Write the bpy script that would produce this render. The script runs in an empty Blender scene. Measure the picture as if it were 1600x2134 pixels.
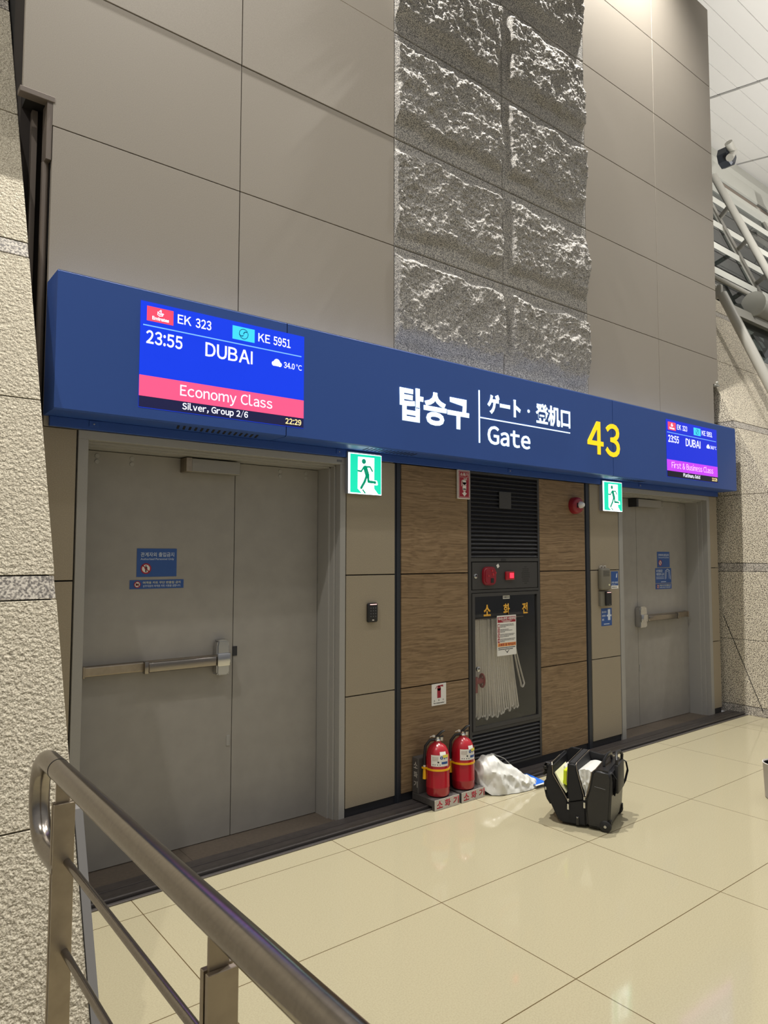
import bpy, bmesh, math, random
from mathutils import Vector, Matrix, noise

C = bpy.context.scene.collection
scene = bpy.context.scene

# ---------------------------------------------------------------- camera
cam_d = bpy.data.cameras.new('camera')
cam_d.sensor_fit = 'HORIZONTAL'
cam_d.sensor_width = 36.0
cam_d.lens = 36.0 * 1462.63 / 1600.0
cam_d.clip_start = 0.05
cam_d.clip_end = 200
cam = bpy.data.objects.new('camera', cam_d)
C.objects.link(cam)
_r = Vector((0.78486176, -0.61966946, 0.00133438))
_u = Vector((-0.03926321, -0.04758077, 0.99809542))
_f = Vector((0.61842576, 0.78341932, 0.06167454))
m = Matrix((_r, _u, -_f)).transposed().to_4x4()
m.translation = Vector((0.0, -3.56, 1.6))
cam.matrix_world = m
scene.camera = cam

# ---------------------------------------------------------------- world, lamps, exposure
scene.view_settings.view_transform = 'Standard'
scene.view_settings.look = 'None'
scene.view_settings.gamma = 1.0
scene.view_settings.use_curve_mapping = False
scene.view_settings.exposure = 0.0
w = bpy.data.worlds.new('hall')
scene.world = w
w.use_nodes = True
_nt = w.node_tree
_bg = _nt.nodes['Background']
_bg.inputs[1].default_value = 1.22
_tc = _nt.nodes.new('ShaderNodeTexCoord')
_sp = _nt.nodes.new('ShaderNodeSeparateXYZ')
_rp = _nt.nodes.new('ShaderNodeValToRGB')
_nt.links.new(_tc.outputs['Generated'], _sp.inputs[0])
_nt.links.new(_sp.outputs[2], _rp.inputs[0])
_nt.links.new(_rp.outputs[0], _bg.inputs[0])
_el = _rp.color_ramp.elements                      # dim far hall at eye level, lit roof overhead
_el[0].position = 0.0;  _el[0].color = (0.150, 0.148, 0.146, 1)
_el[1].position = 1.0;  _el[1].color = (0.40, 0.395, 0.385, 1)
_x = _el.new(0.12); _x.color = (0.200, 0.197, 0.193, 1)
_x = _el.new(0.45); _x.color = (0.330, 0.325, 0.318, 1)

def spot(loc, aim, power, size=100, radius=0.06, blend=0.6, col=(1.0, 0.965, 0.90)):
    d = bpy.data.lights.new('spot_lamp', 'SPOT')
    d.energy = power
    d.spot_size = math.radians(size)
    d.spot_blend = blend
    d.shadow_soft_size = radius
    d.color = col
    o = bpy.data.objects.new('spot_lamp', d)
    C.objects.link(o)
    o.location = loc
    o.rotation_euler = (Vector(aim) - Vector(loc)).to_track_quat('-Z', 'Y').to_euler()
    return o

def area(loc, aim, power, sx, sy, col=(1.0, 0.965, 0.90)):
    d = bpy.data.lights.new('hall_light', 'AREA')
    d.shape = 'RECTANGLE'
    d.size = sx
    d.size_y = sy
    d.energy = power
    d.color = col
    o = bpy.data.objects.new('hall_light', d)
    C.objects.link(o)
    o.location = loc
    o.rotation_euler = (Vector(aim) - Vector(loc)).to_track_quat('-Z', 'Y').to_euler()
    return o

# wall-washing spots close to the wall, near the ceiling
spot((2.15, -0.27, 8.34), (2.2, -0.21, 0), 1850, 120, blend=1.0)
spot((5.45, -0.27, 8.34), (5.5, -0.21, 0), 1850, 120, blend=1.0)
# downlights over the floor
spot((1.8, -2.6, 7.3), (2.0, -2.2, 0), 110, 115)
spot((5.8, -2.4, 7.3), (5.6, -2.0, 0), 110, 115)
spot((9.5, -2.2, 7.3), (9.0, -1.6, 0), 250, 115)
spot((-1.6, -2.2, 7.3), (-0.2, -1.2, 0), 420, 115)
# unseen upward fill spots, added to brighten the roof and the glazing
spot((8.6, -1.2, 5.4), (10.8, 0.9, 8.6), 540, 130, 0.08, 0.8, (1.0, 0.97, 0.92))
spot((13.0, -1.0, 5.2), (13.5, 1.2, 8.6), 540, 140, 0.08, 0.8, (1.0, 0.97, 0.92))

# ---------------------------------------------------------------- helpers
def S(r, g, b):
    f = lambda c: c / 12.92 if c <= 0.04045 else ((c + 0.055) / 1.055) ** 2.4
    return (f(r / 255.0), f(g / 255.0), f(b / 255.0), 1.0)

def mat(name, col, rough=0.5, metal=0.0, emit=0.0, spec=0.5, speck=0.0, scale=40, bump=0.0, bscale=None, col2=None,
        coat=0.0, stretch=None, lo=0.35, hi=0.65, detail=4.0, alpha=1.0):
    mt = bpy.data.materials.new(name)
    mt.use_nodes = True
    nt = mt.node_tree
    b = nt.nodes['Principled BSDF']
    b.inputs['Base Color'].default_value = col
    b.inputs['Roughness'].default_value = rough
    b.inputs['Metallic'].default_value = metal
    b.inputs['Specular IOR Level'].default_value = spec
    b.inputs['Coat Weight'].default_value = coat
    if emit > 0:
        b.inputs['Emission Color'].default_value = col
        b.inputs['Emission Strength'].default_value = emit
    tc = nt.nodes.new('ShaderNodeTexCoord')
    mp = nt.nodes.new('ShaderNodeMapping')
    nt.links.new(tc.outputs['Object'], mp.inputs['Vector'])
    if stretch:
        mp.inputs['Scale'].default_value = stretch
    if speck > 0 or col2:
        n = nt.nodes.new('ShaderNodeTexNoise')
        n.inputs['Scale'].default_value = scale
        n.inputs['Detail'].default_value = detail
        nt.links.new(mp.outputs['Vector'], n.inputs['Vector'])
        rp = nt.nodes.new('ShaderNodeValToRGB')
        rp.color_ramp.elements[0].position = lo
        rp.color_ramp.elements[1].position = hi
        c2 = col2 if col2 else tuple(c * (1 - speck) for c in col[:3]) + (1,)
        rp.color_ramp.elements[0].color = c2
        rp.color_ramp.elements[1].color = col
        nt.links.new(n.outputs['Fac'], rp.inputs['Fac'])
        nt.links.new(rp.outputs['Color'], b.inputs['Base Color'])
    if bump > 0:
        n2 = nt.nodes.new('ShaderNodeTexNoise')
        n2.inputs['Scale'].default_value = bscale or scale
        n2.inputs['Detail'].default_value = 3.0
        nt.links.new(mp.outputs['Vector'], n2.inputs['Vector'])
        bp = nt.nodes.new('ShaderNodeBump')
        bp.inputs['Strength'].default_value = bump
        bp.inputs['Distance'].default_value = 0.01
        nt.links.new(n2.outputs['Fac'], bp.inputs['Height'])
        nt.links.new(bp.outputs['Normal'], b.inputs['Normal'])
    return mt

def granite(name, base, dark, light, scale=90, bump=0.0, bscale=60, rough=0.8, dist=0.01, lo=0.40, hi=0.62):
    mt = bpy.data.materials.new(name)
    mt.use_nodes = True
    nt = mt.node_tree
    b = nt.nodes['Principled BSDF']
    b.inputs['Roughness'].default_value = rough
    b.inputs['Specular IOR Level'].default_value = 0.3
    tc = nt.nodes.new('ShaderNodeTexCoord')
    n = nt.nodes.new('ShaderNodeTexNoise')
    n.inputs['Scale'].default_value = scale
    n.inputs['Detail'].default_value = 2.0
    nt.links.new(tc.outputs['Object'], n.inputs['Vector'])
    rp = nt.nodes.new('ShaderNodeValToRGB')
    e = rp.color_ramp.elements
    e[0].position = lo; e[0].color = dark
    e[1].position = hi; e[1].color = light
    x = e.new((lo + hi) / 2); x.color = base
    nt.links.new(n.outputs['Fac'], rp.inputs['Fac'])
    nt.links.new(rp.outputs['Color'], b.inputs['Base Color'])
    if bump:
        n2 = nt.nodes.new('ShaderNodeTexNoise')
        n2.inputs['Scale'].default_value = bscale
        n2.inputs['Detail'].default_value = 2.0
        nt.links.new(tc.outputs['Object'], n2.inputs['Vector'])
        bp = nt.nodes.new('ShaderNodeBump')
        bp.inputs['Strength'].default_value = bump
        bp.inputs['Distance'].default_value = dist
        nt.links.new(n2.outputs['Fac'], bp.inputs['Height'])
        nt.links.new(bp.outputs['Normal'], b.inputs['Normal'])
    return mt

def tag(o, label=None, cat=None, group=None, kind=None):
    if label: o['label'] = label
    if cat: o['category'] = cat
    if group: o['group'] = group
    if kind: o['kind'] = kind
    return o

def thing(name, label, cat, loc, rotz=0.0, group=None, kind=None):
    o = bpy.data.objects.new(name, None)
    o.empty_display_size = 0.1
    C.objects.link(o)
    o.location = loc
    o.rotation_euler = (0, 0, rotz)
    return tag(o, label, cat, group, kind)

def root_of(o):
    while o.parent:
        o = o.parent
    return o

def put(name, bm, mt, parent=None, local=False, smooth=False, label=None, kind=None):
    """link a bmesh (in world coordinates, unless local) as ONE mesh object"""
    if not local and parent is not None:
        rt = root_of(parent)
        bmesh.ops.translate(bm, verts=bm.verts, vec=-Vector(rt.location))
    bmesh.ops.recalc_face_normals(bm, faces=bm.faces)
    me = bpy.data.meshes.new(name)
    bm.to_mesh(me)
    bm.free()
    me.materials.append(mt)
    if smooth:
        for p in me.polygons:
            p.use_smooth = True
        me.set_sharp_from_angle(angle=math.radians(smooth if smooth is not True else 40))
    o = bpy.data.objects.new(name, me)
    C.objects.link(o)
    if parent is not None:
        o.parent = parent
    if label: o['label'] = label
    if kind: o['kind'] = kind
    return o

def B():
    return bmesh.new()

def box(bm, x0, x1, y0, y1, z0, z1, bev=0.0, seg=2):
    vs = [bm.verts.new((x, y, z)) for x in (x0, x1) for y in (y0, y1) for z in (z0, z1)]
    fs = []
    for q in ((0, 1, 3, 2), (4, 6, 7, 5), (0, 4, 5, 1), (2, 3, 7, 6), (0, 2, 6, 4), (1, 5, 7, 3)):
        fs.append(bm.faces.new([vs[i] for i in q]))
    bmesh.ops.recalc_face_normals(bm, faces=fs)
    if bev > 0:
        es = set()
        for f in fs:
            es.update(f.edges)
        bmesh.ops.bevel(bm, geom=list(es), offset=bev, segments=seg, affect='EDGES', profile=0.5)
    return bm

def prism(bm, pts, axis, a0, a1):
    """polygon pts in the plane normal to axis ('y': pts are x,z; 'x': y,z; 'z': x,y), extruded a0..a1"""
    def P(p, a):
        if axis == 'y': return (p[0], a, p[1])
        if axis == 'x': return (a, p[0], p[1])
        return (p[0], p[1], a)
    v0 = [bm.verts.new(P(p, a0)) for p in pts]
    v1 = [bm.verts.new(P(p, a1)) for p in pts]
    f = [bm.faces.new(v0), bm.faces.new(v1[::-1])]
    n = len(pts)
    for i in range(n):
        f.append(bm.faces.new([v0[i], v1[i], v1[(i + 1) % n], v0[(i + 1) % n]]))
    bmesh.ops.recalc_face_normals(bm, faces=f)
    return f

def tube(bm, path, r, seg=16, caps=True, flat=None, closed=False):
    path = [Vector(p) for p in path]
    n = len(path)
    rings = []
    up = None
    for i, p in enumerate(path):
        if closed:
            t = (path[(i + 1) % n] - path[i - 1]).normalized()
        else:
            t = (path[min(i + 1, n - 1)] - path[max(i - 1, 0)]).normalized()
        if up is None:
            up = Vector((0, 0, 1)) if abs(t.z) < 0.9 else Vector((1, 0, 0))
        a = t.cross(up).normalized()
        b = a.cross(t).normalized()
        up = b
        rr = r[i] if isinstance(r, (list, tuple)) else r
        ra, rb = (rr, rr) if flat is None else (rr * flat[0], rr * flat[1])
        rings.append([bm.verts.new(p + a * math.cos(2 * math.pi * k / seg) * ra + b * math.sin(2 * math.pi * k / seg) * rb) for k in range(seg)])
    for i in range(n if closed else n - 1):
        A, Bq = rings[i], rings[(i + 1) % n]
        for k in range(seg):
            bm.faces.new([A[k], A[(k + 1) % seg], Bq[(k + 1) % seg], Bq[k]])
    if caps and not closed:
        bm.faces.new(rings[0][::-1])
        bm.faces.new(rings[-1])
    return bm

def lathe(bm, prof, cx, cy, seg=32, axis='z', cz=0.0, caps=True):
    """prof: list of (radius, height); axis z -> vertical, y -> along y"""
    rings = []
    for r, h in prof:
        ring = []
        for k in range(seg):
            a = 2 * math.pi * k / seg
            if axis == 'z':
                ring.append(bm.verts.new((cx + r * math.cos(a), cy + r * math.sin(a), h)))
            else:
                ring.append(bm.verts.new((cx + r * math.cos(a), h, cz + r * math.sin(a))))
        rings.append(ring)
    for A, Bq in zip(rings, rings[1:]):
        for k in range(seg):
            bm.faces.new([A[k], A[(k + 1) % seg], Bq[(k + 1) % seg], Bq[k]])
    if caps and prof[0][0] > 1e-6: bm.faces.new(rings[0][::-1])
    if caps and prof[-1][0] > 1e-6: bm.faces.new(rings[-1])
    return bm

def text_bm(txt, bold=0.0, depth=0.0):
    c = bpy.data.curves.new('lettering', 'FONT')
    c.body = txt
    c.resolution_u = 3
    c.offset = bold
    c.extrude = 0.0
    o = bpy.data.objects.new('lettering', c)
    C.objects.link(o)
    bpy.context.view_layer.update()
    me = bpy.data.meshes.new_from_object(o.evaluated_get(bpy.context.evaluated_depsgraph_get()))
    bm = bmesh.new()
    bm.from_mesh(me)
    bpy.data.objects.remove(o)
    bpy.data.curves.remove(c)
    bpy.data.meshes.remove(me)
    return bm

def han_bm(txt, bold=0.0, gap=0.085):
    """latin lettering in the plain grotesque of the wide (full-width) glyphs, set proportionally"""
    out = bmesh.new()
    pen = 0.0
    for ch in txt:
        if ch == ' ':
            pen += 0.30; continue
        if ch == 'I':
            v = [out.verts.new((pen + x, HAN_BASE + y, 0)) for x, y in ((-bold, 0), (0.085 + bold, 0), (0.085 + bold, HAN_CAP), (-bold, HAN_CAP))]
            out.faces.new(v); pen += 0.085 + gap; continue
        g = text_bm(chr(ord(ch) - 0x21 + 0xFF01) if 0x21 <= ord(ch) <= 0x7E else ch, bold)
        xs = [v.co.x for v in g.verts]
        mp_ = {}
        if ch == '/':
            for v in g.verts: v.co.x = min(xs) + (v.co.x - min(xs)) * 0.42
            xs = [v.co.x for v in g.verts]
        for v in g.verts: mp_[v] = out.verts.new((v.co.x - min(xs) + pen, v.co.y, 0))
        for f in g.faces:
            try: out.faces.new([mp_[v] for v in f.verts])
            except ValueError: pass
        pen += max(xs) - min(xs) + gap
        g.free()
    return out
_h = han_bm('H')
HAN_BASE = min(v.co.y for v in _h.verts); HAN_CAP = max(v.co.y for v in _h.verts) - HAN_BASE
_h.free()
CAP = 0.682
def text(txt, x0, x1, z0, z1, y, mt, name, parent, bold=0.0, fit='box', label=None, thick=0.0015, han=False, gap=0.085):
    """lettering on a plane facing -y, fitted to x0..x1 and z0..z1 (fit 'cap': z0 baseline, z1 capital height)"""
    bm = han_bm(txt, bold, gap) if han else text_bm(txt, bold)
    xs = [v.co.x for v in bm.verts]; ys = [v.co.y for v in bm.verts]
    ax, bx = min(xs), max(xs)
    ay, by = (min(ys), max(ys)) if fit == 'box' else ((HAN_BASE, HAN_BASE + HAN_CAP) if han else (-bold, CAP + bold))
    for v in bm.verts:
        X = x0 + (v.co.x - ax) / (bx - ax) * (x1 - x0)
        Z = z0 + (v.co.y - ay) / (by - ay) * (z1 - z0)
        v.co = Vector((X, y, Z))
    f = list(bm.faces)
    r = bmesh.ops.extrude_face_region(bm, geom=f)
    bmesh.ops.translate(bm, verts=[g for g in r['geom'] if isinstance(g, bmesh.types.BMVert)], vec=(0, -thick, 0))
    return put(name, bm, mt, parent, label=label)

def plate(x0, x1, z0, z1, y, mt, name, parent, thick=0.001, label=None):
    bm = box(B(), x0, x1, y - thick, y, z0, z1)
    return put(name, bm, mt, parent, label=label)

def poly(pts, y, mt, name, parent, thick=0.001, label=None):
    bm = B()
    prism(bm, pts, 'y', y - thick, y)
    return put(name, bm, mt, parent, label=label)

def stroke(bm, pts, wd, y, thick=0.001, round_=True):
    """flat polyline with width in the x-z plane"""
    for (a, b) in zip(pts, pts[1:]):
        a = Vector(a); b = Vector(b)
        t = (b - a).normalized(); n = Vector((-t.y, t.x)) * wd / 2
        prism(bm, [a + n, b + n, b - n, a - n], 'y', y - thick, y)
    if round_:
        for p in pts:
            disc(bm, p[0], p[1], wd / 2, y, thick, 10)
    return bm

def disc(bm, x, z, r, y, thick=0.001, seg=28, rz=None):
    rz = rz or r
    prism(bm, [(x + r * math.cos(2 * math.pi * k / seg), z + rz * math.sin(2 * math.pi * k / seg)) for k in range(seg)], 'y', y - thick, y)
    return bm

def ring(bm, x, z, r0, r1, y, thick=0.001, seg=32, rz=1.0):
    for k in range(seg):
        a, b = 2 * math.pi * k / seg, 2 * math.pi * (k + 1) / seg
        prism(bm, [(x + r0 * math.cos(a), z + rz * r0 * math.sin(a)), (x + r1 * math.cos(a), z + rz * r1 * math.sin(a)),
                   (x + r1 * math.cos(b), z + rz * r1 * math.sin(b)), (x + r0 * math.cos(b), z + rz * r0 * math.sin(b))], 'y', y - thick, y)
    return bm

# ---------------------------------------------------------------- materials
M = {}
M['panel'] = mat('taupe_wall_panel', S(166, 158, 147), 0.55, speck=0.12, scale=260, detail=2, spec=0.35)
M['panel_low'] = mat('stone_wall_panel', S(160, 149, 130), 0.6, speck=0.14, scale=200, detail=3, spec=0.3)
M['reflected_hall'] = mat('reflected_hall_grey', S(72, 76, 76), 0.9)  # night backdrop lightened in colour, standing in for the hall mirrored in the panes
M['gap'] = mat('dark_joint', S(22, 20, 19), 0.9)
M['black'] = mat('black_metal', S(44, 44, 48), 0.45, spec=0.4)
M['charcoal'] = mat('charcoal_metal', S(62, 61, 61), 0.5, speck=0.1, scale=300)
M['post'] = mat('dark_blue_grey_metal', S(50, 54, 62), 0.4, metal=0.3)
M['frame'] = mat('grey_door_paint', S(160, 158, 154), 0.5, speck=0.06, scale=300, spec=0.4)
M['door'] = mat('grey_door_leaf_paint', S(154, 150, 144), 0.5, speck=0.08, scale=9, detail=8, spec=0.4)
M['steel'] = mat('brushed_stainless', S(154, 147, 139), 0.22, metal=1.0, speck=0.1, scale=18, stretch=(1, 8, 8))
M['steel_flat'] = mat('dull_stainless', S(168, 156, 140), 0.42, metal=1.0, speck=0.16, scale=22, detail=6)
M['chrome'] = mat('chrome', S(200, 200, 200), 0.14, metal=1.0)
M['closer'] = mat('silver_paint', S(150, 146, 138), 0.4, metal=0.5)
M['navy'] = mat('navy_sign_paint', S(55, 92, 174), 0.42, spec=0.45)
M['bounce_grey'] = mat('grey_blue_bounce_lid', S(150, 158, 182), 0.5)
M['navy_dark'] = mat('navy_trim_paint', S(48, 84, 162), 0.5, spec=0.4)
M['granite_rough'] = granite('bush_hammered_granite', S(192, 183, 163), S(158, 149, 132), S(208, 200, 181), 190, 0.85, 75, 0.85, 0.012)
M['granite_smooth'] = granite('polished_granite_band', S(165, 158, 148), S(105, 100, 96), S(205, 198, 186), 110, 0.1, 60, 0.6)
M['granite_right'] = granite('speckled_granite', S(198, 188, 168), S(96, 88, 80), S(224, 215, 195), 125, 0.5, 110, 0.85, 0.010, 0.43, 0.54)
M['rock'] = granite('rock_faced_granite', S(166, 163, 159), S(106, 105, 105), S(208, 203, 194), 170, 0.35, 70, 0.9, 0.008)
M['kerb'] = mat('dark_threshold_stone', S(88, 82, 80), 0.45, speck=0.25, scale=30, detail=6)
M['kerb_metal'] = mat('dark_threshold_metal', S(112, 107, 106), 0.35, metal=0.7)
M['threshold'] = mat('brown_grey_threshold', S(112, 101, 90), 0.5, speck=0.15, scale=60)
M['ceiling'] = mat('ceiling_panel', S(214, 212, 208), 0.6)
M['beam'] = mat('light_grey_steelwork', S(182, 182, 174), 0.5)
M['strut'] = mat('grey_steelwork', S(168, 166, 158), 0.5)
M['white_e'] = mat('lit_white', S(226, 247, 252), 0.5, emit=1.0)
M['yellow_e'] = mat('lit_yellow', S(255, 202, 20), 0.5, emit=0.9)
M['screen'] = mat('lit_blue_screen', S(4, 52, 214), 0.3, emit=0.85)
M['screen2'] = mat('lit_violet_blue_screen', S(14, 40, 206), 0.3, emit=0.8)
M['pink'] = mat('lit_pink_banner', S(238, 82, 128), 0.3, emit=0.85)
M['violet'] = mat('lit_violet_banner', S(186, 60, 232), 0.3, emit=0.85)
M['logo_red'] = mat('lit_red_logo', S(240, 70, 98), 0.3, emit=0.85)
M['logo_cyan'] = mat('lit_cyan_logo', S(60, 200, 236), 0.3, emit=0.85)
M['screen_dark'] = mat('dark_screen_strip', S(28, 30, 78), 0.3, emit=0.35)
M['screen_black'] = mat('black_screen_strip', S(16, 16, 36), 0.3, emit=0.25)
M['screen_white'] = mat('screen_white_lettering', S(236, 240, 255), 0.4, emit=0.85)
M['screen_pale'] = mat('screen_pale_line', S(120, 180, 255), 0.4, emit=0.85)
M['screen_pinkish'] = mat('screen_pale_pink_lettering', S(238, 200, 250), 0.4, emit=0.85)
M['screen_yellow'] = mat('screen_cream_lettering', S(250, 228, 160), 0.4, emit=0.85)
M['logo_navy'] = mat('logo_dark_blue', S(10, 70, 120), 0.4, emit=0.3)
M['exit_green'] = mat('exit_lit_green', S(20, 205, 165), 0.4, emit=1.1)
M['exit_man'] = mat('exit_figure_green', S(10, 150, 115), 0.4, emit=0.7)
M['exit_white'] = mat('exit_lit_white', S(236, 252, 252), 0.4, emit=2.7)
M['exit_case'] = mat('exit_case_grey', S(150, 155, 165), 0.4)
M['red'] = mat('red_enamel', S(166, 24, 38), 0.25, coat=0.4)
M['red_dark'] = mat('dark_red_plastic', S(138, 22, 38), 0.35, coat=0.2)
M['red_sign'] = mat('sign_crimson', S(158, 26, 48), 0.5)
M['red_glow'] = mat('lit_red_lamp', S(255, 40, 60), 0.3, emit=2.2)
M['white'] = mat('white_plastic', S(226, 222, 216), 0.4)
M['paper'] = mat('white_paper', S(232, 230, 224), 0.6)
M['ink'] = mat('dark_ink', S(40, 40, 44), 0.7)
M['ink_grey'] = mat('grey_ink', S(110, 110, 112), 0.7)
M['sticker'] = mat('sticker_blue', S(42, 82, 150), 0.5)
M['sticker_txt'] = mat('sticker_white', S(205, 215, 228), 0.6)
M['yellow'] = mat('yellow_plastic', S(240, 180, 20), 0.4)
M['amber'] = mat('amber_lettering', S(236, 178, 60), 0.5)
M['orange'] = mat('orange_band', S(232, 160, 84), 0.6)
M['stand'] = mat('dark_grey_stand', S(78, 74, 72), 0.6, speck=0.15, scale=80)
M['stand_lit_look'] = mat('stand_grey_lit_look', S(206, 200, 192), 0.6, speck=0.15, scale=80)  # pale grey, lightened to stand in for light on the stand's front
M['rubber'] = mat('black_rubber', S(28, 28, 30), 0.5)
M['bag_fabric'] = mat('black_ballistic_nylon', S(26, 26, 29), 0.6, bump=0.25, bscale=700, spec=0.4)
M['bag_shell'] = mat('black_leather', S(29, 29, 32), 0.32, bump=0.15, bscale=220, spec=0.6)
M['neon'] = mat('neon_yellow', S(208, 226, 30), 0.5)
M['cream'] = mat('cream_paper', S(226, 224, 190), 0.6)
M['hose'] = mat('canvas_hose', S(240, 234, 220), 0.8, speck=0.1, scale=90)
M['bin'] = mat('grey_bin', S(178, 172, 168), 0.4, spec=0.5)
M['folder'] = mat('blue_folder', S(40, 104, 205), 0.45)
M['keypad_light'] = mat('reader_light', S(255, 190, 185), 0.4, emit=1.6)
M['intercom'] = mat('grey_intercom', S(120, 116, 104), 0.45)
M['guard'] = mat('grey_corner_guard', S(122, 120, 119), 0.5)
M['flash'] = mat('grey_flashing', S(120, 110, 102), 0.45, metal=0.3)
M['dark_void'] = mat('dark_recess', S(46, 40, 37), 0.9)
M['cab_in'] = mat('cabinet_interior', S(38, 37, 38), 0.6)

# plastic carrier: white, lets light through a little
M['carrier'] = mat('white_plastic_film', S(224, 224, 218), 0.28, spec=0.5)
_b = M['carrier'].node_tree.nodes['Principled BSDF']
_b.inputs['Subsurface Weight'].default_value = 0.0

def glass(name, tint, refl=0.08):
    mt = bpy.data.materials.new(name)
    mt.use_nodes = True
    nt = mt.node_tree
    nt.nodes.remove(nt.nodes['Principled BSDF'])
    out = nt.nodes['Material Output']
    tr = nt.nodes.new('ShaderNodeBsdfTransparent')
    tr.inputs[0].default_value = tint
    gl = nt.nodes.new('ShaderNodeBsdfGlossy')
    gl.inputs['Roughness'].default_value = 0.02
    fw = nt.nodes.new('ShaderNodeLayerWeight')
    fw.inputs['Blend'].default_value = 0.5
    pw = nt.nodes.new('ShaderNodeMath'); pw.operation = 'POWER'; pw.inputs[1].default_value = 4.0
    nt.links.new(fw.outputs['Facing'], pw.inputs[0])
    lw = nt.nodes.new('ShaderNodeMath'); lw.operation = 'MULTIPLY_ADD'; lw.inputs[1].default_value = 0.7; lw.inputs[2].default_value = 0.045
    nt.links.new(pw.outputs[0], lw.inputs[0])
    mx = nt.nodes.new('ShaderNodeMixShader')
    nt.links.new(lw.outputs[0], mx.inputs[0])
    nt.links.new(tr.outputs[0], mx.inputs[1])
    nt.links.new(gl.outputs[0], mx.inputs[2])
    nt.links.new(mx.outputs[0], out.inputs[0])
    return mt
M['glass'] = glass('clear_glass', (0.93, 0.93, 0.93, 1))
M['glass_dark'] = glass('night_glass', (0.35, 0.40, 0.40, 1))
M['lens'] = mat('clear_lens', S(220, 220, 222), 0.08, spec=0.8)

def wood_material():
    mt = bpy.data.materials.new('wood_veneer')
    mt.use_nodes = True
    nt = mt.node_tree
    b = nt.nodes['Principled BSDF']
    b.inputs['Roughness'].default_value = 0.55
    b.inputs['Specular IOR Level'].default_value = 0.3
    tc = nt.nodes.new('ShaderNodeTexCoord')
    mp = nt.nodes.new('ShaderNodeMapping')
    mp.inputs['Scale'].default_value = (1.1, 1.0, 40.0)
    nt.links.new(tc.outputs['Object'], mp.inputs['Vector'])
    n0 = nt.nodes.new('ShaderNodeTexNoise')
    n0.inputs['Scale'].default_value = 2.2
    n0.inputs['Detail'].default_value = 3
    nt.links.new(tc.outputs['Object'], n0.inputs['Vector'])
    mx = nt.nodes.new('ShaderNodeVectorMath')
    mx.operation = 'SCALE'
    mx.inputs['Scale'].default_value = 2.2
    nt.links.new(n0.outputs['Color'], mx.inputs[0])
    ad = nt.nodes.new('ShaderNodeVectorMath')
    nt.links.new(mp.outputs['Vector'], ad.inputs[0])
    nt.links.new(mx.outputs['Vector'], ad.inputs[1])
    n1 = nt.nodes.new('ShaderNodeTexNoise')
    n1.inputs['Scale'].default_value = 2.6
    n1.inputs['Detail'].default_value = 7
    n1.inputs['Roughness'].default_value = 0.62
    nt.links.new(ad.outputs['Vector'], n1.inputs['Vector'])
    rp = nt.nodes.new('ShaderNodeValToRGB')
    e = rp.color_ramp.elements
    e[0].position = 0.30; e[0].color = S(102, 82, 61)
    e[1].position = 0.70; e[1].color = S(155, 132, 103)
    x = e.new(0.48); x.color = S(131, 108, 81)
    nt.links.new(n1.outputs['Fac'], rp.inputs['Fac'])
    nt.links.new(rp.outputs['Color'], b.inputs['Base Color'])
    return mt
M['wood'] = wood_material()

def floor_material():
    mt = bpy.data.materials.new('polished_floor_tile')
    mt.use_nodes = True
    nt = mt.node_tree
    b = nt.nodes['Principled BSDF']
    b.inputs['Roughness'].default_value = 0.06
    b.inputs['Specular IOR Level'].default_value = 0.42
    tc = nt.nodes.new('ShaderNodeTexCoord')
    sx = nt.nodes.new('ShaderNodeSeparateXYZ')
    nt.links.new(tc.outputs['Object'], sx.inputs[0])
    def joint(out, off, period):
        a = nt.nodes.new('ShaderNodeMath'); a.operation = 'SUBTRACT'; a.inputs[1].default_value = off
        nt.links.new(out, a.inputs[0])
        c = nt.nodes.new('ShaderNodeMath'); c.operation = 'PINGPONG'; c.inputs[1].default_value = period / 2
        nt.links.new(a.outputs[0], c.inputs[0])
        d = nt.nodes.new('ShaderNodeMath'); d.operation = 'LESS_THAN'; d.inputs[1].default_value = 0.0021
        nt.links.new(c.outputs[0], d.inputs[0])
        return d.outputs[0]
    jx = joint(sx.outputs[0], 1.1641 - 1.11898 * 20, 1.11898)
    jy = joint(sx.outputs[1], -0.3566 - 0.7438 * 40, 0.7438)
    mx = nt.nodes.new('ShaderNodeMath'); mx.operation = 'MAXIMUM'
    nt.links.new(jx, mx.inputs[0]); nt.links.new(jy, mx.inputs[1])
    n = nt.nodes.new('ShaderNodeTexNoise'); n.inputs['Scale'].default_value = 160; n.inputs['Detail'].default_value = 3
    nt.links.new(tc.outputs['Object'], n.inputs['Vector'])
    rp = nt.nodes.new('ShaderNodeValToRGB')
    rp.color_ramp.elements[0].position = 0.3; rp.color_ramp.elements[0].color = S(160, 152, 126)
    rp.color_ramp.elements[1].position = 0.6; rp.color_ramp.elements[1].color = S(170, 162, 135)
    nt.links.new(n.outputs['Fac'], rp.inputs['Fac'])
    mc = nt.nodes.new('ShaderNodeMixRGB')
    mc.inputs[2].default_value = S(92, 76, 50)
    nt.links.new(mx.outputs[0], mc.inputs[0])
    nt.links.new(rp.outputs['Color'], mc.inputs[1])
    nt.links.new(mc.outputs[0], b.inputs['Base Color'])
    return mt
M['floor'] = floor_material()
# ================================================================ SETTING
rnd = random.Random(7)

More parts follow.
